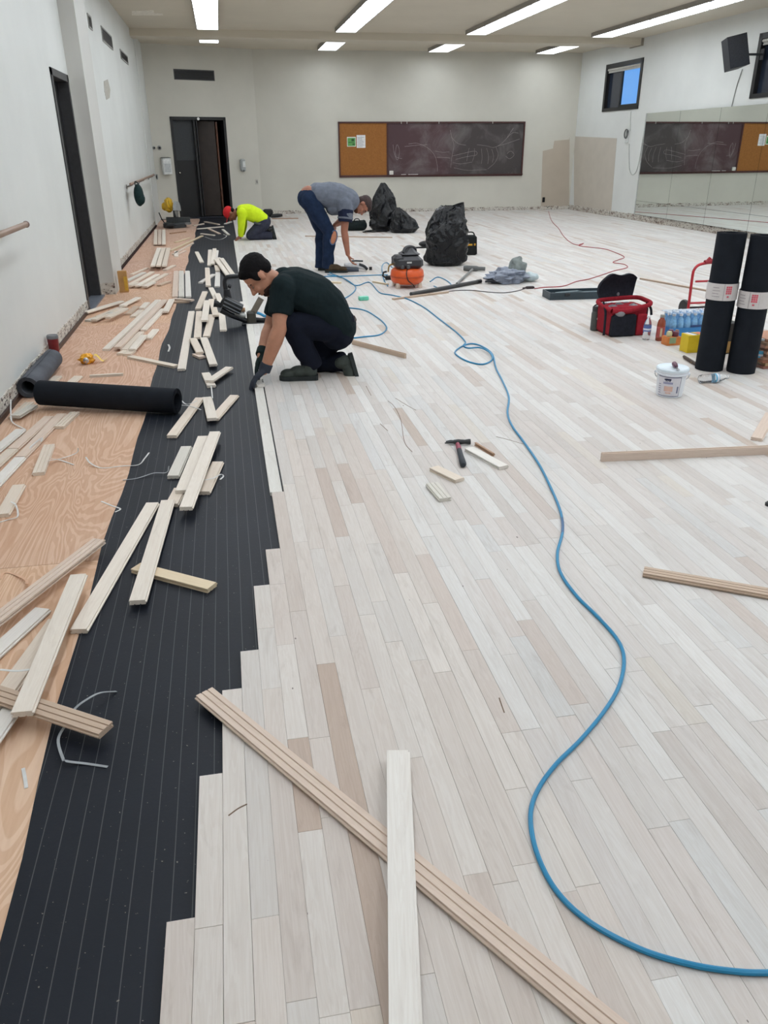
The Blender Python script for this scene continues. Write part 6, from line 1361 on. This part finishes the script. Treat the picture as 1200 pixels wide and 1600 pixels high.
E((0, .036, -.096), (.054, .060, .034)); E((0, .098, -.060), (.026, .010, .006))
for x in (-1, 1): E((x * .044, .036, -.086), (.016, .040, .026))
blob('beard', bd_, .005, 2, M_BEARD, P1, .002, 80)
sh = MB()
for dy, r in ((-.075, 1), (.075, 1), (0, 1.03)):
    q = [p + V(0, dy, 0) for p in (J(449, 449, 5.62), J(467, 452, 5.62), J(492, 463, 5.62), J(515, 484, 5.62), J(528, 508, 5.62))]; R_ = [.115, .142, .148, .134, .120]
    for (a, ra), (b, rb) in zip(zip(q, R_), zip(q[1:], R_[1:])): sh.cap(a, ra * r, b, rb * r, 18)
sh.cap(J(444, 437, 5.62), .075, J(452, 445, 5.62), .10, 16)
for s_, e_, f_ in ((shL, elL, .66), (shR, elR, .72)):
    h_ = s_ + (e_ - s_) * f_; sh.cap(s_ + V(.02, 0, .0), .098, s_ + (e_ - s_) * .3, .080, 16); sh.cyl(s_, h_, .088, .075, 20)
blob('shirt', sh, .007, 6, DARKSHIRT, P1, .018, 8)
col_ = MB().lathe([(.062, -.012), (.068, 0), (.064, .012)], J(435, 438, 5.61), 20, basis((0, 1, 0), (hc - nb))); col_.build('collar', DARKSHIRT, P1, smooth=True)
tr = MB()
for dy in (-.07, .07, 0): tr.cap(J(531, 503, 5.62 + dy), .100, J(527, 520, 5.62 + dy), .118, 18)
for h_, k_, a_, ra in ((hipL, knL, anL, .068), (hipR, knR, anR, .065)):
    tr.cap(h_, .112, h_ + (k_ - h_) * .5, .098, 18); tr.cap(h_ + (k_ - h_) * .5, .098, k_, .077, 18); tr.cap(k_, .076, k_ + (a_ - k_) * .35, .078, 16); tr.cyl(k_ + (a_ - k_) * .2, a_ + (a_ - k_).normalized() * .03, .076, ra, 20)
blob('trousers', tr, .007, 6, NAVY, P1, .016, 10)
bl = MB().tube(spline([J(552, 496, 5.56), J(554, 500, 5.62), J(551, 498, 5.70)], 4), .016, 8); bl.build('belt', plain('belt_brown', srgb(78, 60, 54), .6), P1, smooth=True)
gl = MB(); hand_pieces(gl, wrL + (wrL - elL).normalized() * .012, (-.74, -.25, -.58), (.4, -.1, -.8), (0, 1, 0), .30, 1.40, .03); gl.cyl(wrL - (wrL - elL).normalized() * .03, wrL + (wrL - elL).normalized() * .03, .044, .042, 18)
g_o = blob('glove', gl, .0045, 2, GLOVE, P1)
gr = MB(); hand_pieces(gr, wrR, (-.42, -.25, -.85), (.6, -.1, -.7), (0, -1, 0), .2, 1.35, .02); gr.cyl(wrR - (wrR - elR).normalized() * .04, wrR + (wrR - elR).normalized() * .02, .044, .042, 18)
blob('glove', gr, .0045, 2, cloth('glove_dark', (34, 46, 46)), P1)
zl = min(v.co.z for v in g_o.data.vertices)
hl, tl = J(497, 586, 5.47), J(437, 586, 5.50); hl.z = tl.z = .001; shoe(P1, hl, tl, (0, 0, 1), M_BOOT, M_SOLE, None, .11, .10, 'boot')
ht, tt = J(547, 551, 5.58), J(556, 586, 5.53); tt.z = max(tt.z, .012); shoe(P1, ht + V(.012, 0, 0), tt + V(.012, 0, 0), (-.86, .2, .42), M_BOOT, M_SOLE, .255, .10, .098, 'boot')

# --- standing man bent over double, facing right
rt = G(512, 424); P2 = empty('person', (rt.x, rt.y, 0), 0, 'man bending from the waist in grey T-shirt and ripped jeans over a nail gun', 'person')
RO = V(rt.x, rt.y, 0); Y2 = rt.y
J = lambda x, y, dy=0.0: onY(x, y, Y2 + dy) - RO
SK2 = skin_mat('skin_ruddy', (160, 106, 84)); GREY = cloth('shirt_grey_blue', (112, 118, 130)); DENIM = cloth('denim_blue', (30, 44, 68), .9, .25); NAVY2 = cloth('sleeve_navy', (34, 40, 62))
hc = J(566, 321, .0); HM = basis((.10, -.30, -.95), (.95, .05, .12))
body = MB(); head_pieces(body, hc, HM, 1.0)
nb = J(550, 314, .02); body.cap(hc + HM @ V(0, -.02, -.05), .055, nb, .064, 16)
sp = [J(546, 311, .02), J(526, 303, .02), J(503, 303, .02), J(485, 310, .02)]
for a, b in zip(sp, sp[1:]): body.cap(a, .10, b, .10, 16)
body.cap(J(482, 304, -.05), .108, J(488, 305, .07), .108, 16)
shR, elR, wrR = J(541, 321, -.16), J(538, 362, -.20), J(543.5, 397, -.22)
shL, elL, wrL = J(542, 319, .20), J(534, 345, .28), J(523, 352, .20)
for s_, e_, w_ in ((shR, elR, wrR), (shL, elL, wrL)):
    body.cap(nb, .07, s_, .062); m_ = s_ + (e_ - s_) * .5; body.cap(s_, .062, m_, .054); body.cap(m_, .054, e_, .045); q = e_ + (w_ - e_) * .3; body.cap(e_, .045, q, .047); body.cap(q, .047, w_, .030)
hand_pieces(body, wrR, (.35, -.05, -.94), (.9, 0, .3), (.2, -1, 0), .45, 1.05); hand_pieces(body, wrL, (-.35, -.2, -.9), (-.6, -.3, .3), (.3, -1, 0), .3, 1.05)
hipR, knR, anR = J(483, 313, -.10), J(515, 363, -.13), J(512, 411, -.08); hipL, knL, anL = J(485, 313, .12), J(503, 362, .14), J(501, 411, .13)
for h_, k_, a_ in ((hipR, knR, anR), (hipL, knL, anL)): body.cap(sp[3], .09, h_, .09); body.cap(h_, .08, k_, .056); body.cap(k_, .056, a_, .040)
blob('body', body, .0065, 4, SK2, P2); eyes(hc, HM, P2)
hr = MB(); E = lambda p, r: hr.ell(hc + HM @ V(*p), r, HM, 20, 14)
E((0, -.026, .052), (.082, .100, .084)); E((0, -.055, .0), (.074, .060, .070)); E((0, .03, .08), (.064, .058, .042)); blob('hair', hr, .006, 3, plain('brown_hair', srgb(56, 38, 36), .7, 0, .3, 80, .4), P2, .003, 60)
bd_ = MB(); E = lambda p, r: bd_.ell(hc + HM @ V(*p), r, HM, 18, 12)
E((0, .034, -.090), (.052, .057, .034)); E((0, .091, -.056), (.026, .010, .006)); blob('beard', bd_, .005, 2, plain('brown_beard', srgb(96, 60, 42), .8), P2, .002, 80)
sh = MB()
for dy, r in ((-.085, 1), (.085, 1), (0, 1.04)):
    q = [p + V(0, dy, 0) for p in (J(543, 313, .02), J(530, 308, .02), J(514, 305, .02), J(497, 303, .02))]; R_ = [.140, .152, .150, .128]
    for (a, ra), (b, rb) in zip(zip(q, R_), zip(q[1:], R_[1:])): sh.cap(a, ra * r, b, rb * r, 18)
for dy in (-.06, .06): sh.cap(J(520, 325, dy), .085, J(533, 322, dy), .10, 14)
sh.cap(J(547, 314, 0), .10, J(540, 315, 0), .13, 16); sh.cap(J(495, 300, -.06), .085, J(504, 305, -.05), .11, 14)
for s_, e_ in ((shR, elR), (shL, elL)): sh.cap(s_ + V(-.02, 0, .02), .095, s_ + (e_ - s_) * .35, .086, 16); sh.cyl(s_, s_ + (e_ - s_) * .50, .092, .088, 20)
blob('shirt', sh, .007, 6, GREY, P2, .017, 8)
sl = MB().cyl(shR + (elR - shR) * .16, shR + (elR - shR) * .62, .099, .090, 22); blob('navy_sleeve_band', sl, .008, 3, NAVY2, P2, .004, 12)
MB().cyl(shR + (elR - shR) * .45, shR + (elR - shR) * .52, .1015, .0995, 22).build('sleeve_stripe', GREY, P2, smooth=True)
tr = MB()
for dy in (-.08, .08, 0): tr.cap(J(479, 310, .01 + dy), .115, J(490, 316, .01 + dy), .115, 18)
for h_, k_, a_ in ((hipR, knR, anR), (hipL, knL, anL)):
    m_ = h_ + (k_ - h_) * .5; tr.cap(h_, .122, m_, .102, 18); tr.cap(m_, .102, k_, .078, 18); tr.cap(k_, .077, k_ + (a_ - k_) * .35, .078, 16); tr.cyl(k_ + (a_ - k_) * .2, a_ + (a_ - k_).normalized() * .06, .077, .070, 20)
blob('jeans', tr, .007, 6, DENIM, P2, .017, 10)
kp = MB().ell(J(521, 371, -.185), (.040, .034, .085), Matrix.Rotation(math.radians(14), 3, 'Y'), 16, 12); kp.build('bare_knee', plain('knee_skin', srgb(196, 128, 96), .55, 0, .1), P2, smooth=True)
fr_ = MB().tube([J(521, 371, -.185) + Matrix.Rotation(math.radians(14), 3, 'Y') @ V(.044 * math.cos(a), -.014, .09 * math.sin(a)) for a in [i * math.pi / 9 for i in range(19)]], .007, 6); fr_.build('torn_hem', plain('frayed_denim', srgb(92, 110, 142), .9), P2, smooth=True)
z0 = .001
for h_, t_, nm in ((J(508, 424, -.09), J(541, 424, -.16), 0), (J(497, 420, .14), J(527, 420, .10), 1)):
    h_.z = t_.z = z0; shoe(P2, h_, t_, (0, 0, 1), M_SHOEB, M_SOLE, .30, .11, .10, 'shoe')

# --- kneeling man in the yellow shirt at the far end of the felt
rt = G(398, 374); P3 = empty('person', (rt.x, rt.y, 0), 0, 'man kneeling on all fours in a neon yellow shirt and red cap', 'person')
RO = V(rt.x, rt.y, 0); Y3 = rt.y
SK3 = skin_mat('skin_brown', (142, 88, 66)); NEON = cloth('neon_yellow', (206, 232, 40), .85, .06); DENIM3 = cloth('denim_grey_navy', (56, 58, 72), .9, .2)
hc = J3 = None
J = lambda x, y, dy=0.0: onY(x, y, Y3 + dy) - RO
hc = J(360, 334, .0); HM = basis((-.30, -.12, -.95), (-.93, 0, .32))
body = MB(); head_pieces(body, hc, HM, 1.0); nb = J(373, 331, .0); body.cap(hc + HM @ V(0, -.02, -.05), .056, nb, .07, 16)
sp = [J(377, 331, 0), J(392, 331, 0), J(404, 338, 0), J(412, 346, 0)]
for a, b in zip(sp, sp[1:]): body.cap(a, .09, b, .09, 14)
shL, elL, wrL = J(378, 333, -.17), J(377, 353, -.20), J(376, 369, -.16); shR, elR, wrR = J(379, 332, .18), J(381, 352, .22), J(378, 366, .2)
for s_, e_, w_ in ((shL, elL, wrL), (shR, elR, wrR)): body.cap(nb, .06, s_, .055); body.cap(s_, .055, e_, .042); body.cap(e_, .042, w_, .03)
hand_pieces(body, wrL, (-.75, -.1, -.55), (-.2, 0, -.9), (0, 1, 0), .12, 1.1); hand_pieces(body, wrR, (-.75, -.1, -.5), (-.2, 0, -.9), (0, -1, 0), .12, 1.1)
hipL, knL, anL = J(412, 349, -.10), J(391, 368, -.10), J(422, 368, -.08); hipR, knR, anR = J(412, 348, .12), J(394, 366, .14), J(423, 366, .14)
for h_, k_, a_ in ((hipL, knL, anL), (hipR, knR, anR)): body.cap(sp[3], .08, h_, .08); body.cap(h_, .07, k_, .055); body.cap(k_, .055, a_, .04)
blob('body', body, .0075, 4, SK3, P3); eyes(hc, HM, P3)
cp = MB(); E = lambda p, r: cp.ell(hc + HM @ V(*p), r, HM, 20, 14)
E((0, -.014, .050), (.086, .106, .085)); cp.box(hc + HM @ V(0, .12, .035), (.13, .10, .010), m=HM); CAPR = cloth('cap_red', (200, 44, 48), .8, .1); blob('cap', cp, .007, 3, CAPR, P3)
hr = MB().ell(hc + HM @ V(0, -.06, -.01), (.072, .05, .05), HM, 16, 10); hr.build('hair', M_HAIR, P3, smooth=True)
sh = MB()
for dy, r in ((-.08, 1), (.08, 1), (0, 1.04)):
    q = [p + V(0, dy, 0) for p in (J(380, 331, 0), J(390, 332, 0), J(402, 337.5, 0), J(410, 343, 0))]; R_ = [.118, .135, .128, .115]
    for (a, ra), (b, rb) in zip(zip(q, R_), zip(q[1:], R_[1:])): sh.cap(a, ra * r, b, rb * r, 18)
for s_, e_, w_ in ((shL, elL, wrL), (shR, elR, wrR)): sh.cap(s_, .085, e_, .062, 16); sh.cap(e_, .062, e_ + (w_ - e_) * .5, .055, 14); sh.cyl(e_, w_, .060, .044, 16)
blob('shirt', sh, .008, 5, NEON, P3, .012, 9)
cl = MB().lathe([(.07, -.02), (.078, 0), (.07, .02)], J(371.5, 332, 0), 18, basis((0, 1, 0), (hc - nb))); cl.build('dark_collar', cloth('collar_dark', (40, 42, 44)), P3, smooth=True)
tr = MB()
for dy in (-.07, .07, 0): tr.cap(J(413, 346, dy), .115, J(409, 351, dy), .115, 16)
for h_, k_, a_ in ((hipL, knL, anL), (hipR, knR, anR)): m_ = h_ + (k_ - h_) * .5; tr.cap(h_, .115, m_, .10, 16); tr.cap(m_, .10, k_, .078, 16); tr.cap(k_, .076, k_ + (a_ - k_) * .4, .074, 14); tr.cyl(k_ + (a_ - k_) * .2, a_ + (a_ - k_).normalized() * .04, .074, .066, 18)
blob('jeans', tr, .008, 5, DENIM3, P3, .010, 10)
MB().tube([J(397, 348, -.17), J(404, 350, -.20), J(416, 348, -.17)], .018, 8).build('belt', plain('belt_grey', srgb(70, 72, 74), .7), P3, smooth=True)
for dy in (-.08, .14):
    t_ = J(430, 371, dy); h_ = J(425, 352, dy); t_.z = max(t_.z, .012); shoe(P3, h_ + V(.02, 0, 0), t_ + V(.02, 0, 0), (-.9, 0, .3), M_BLACKWOOD, M_SOLE, .25, .09, .095, 'boot')
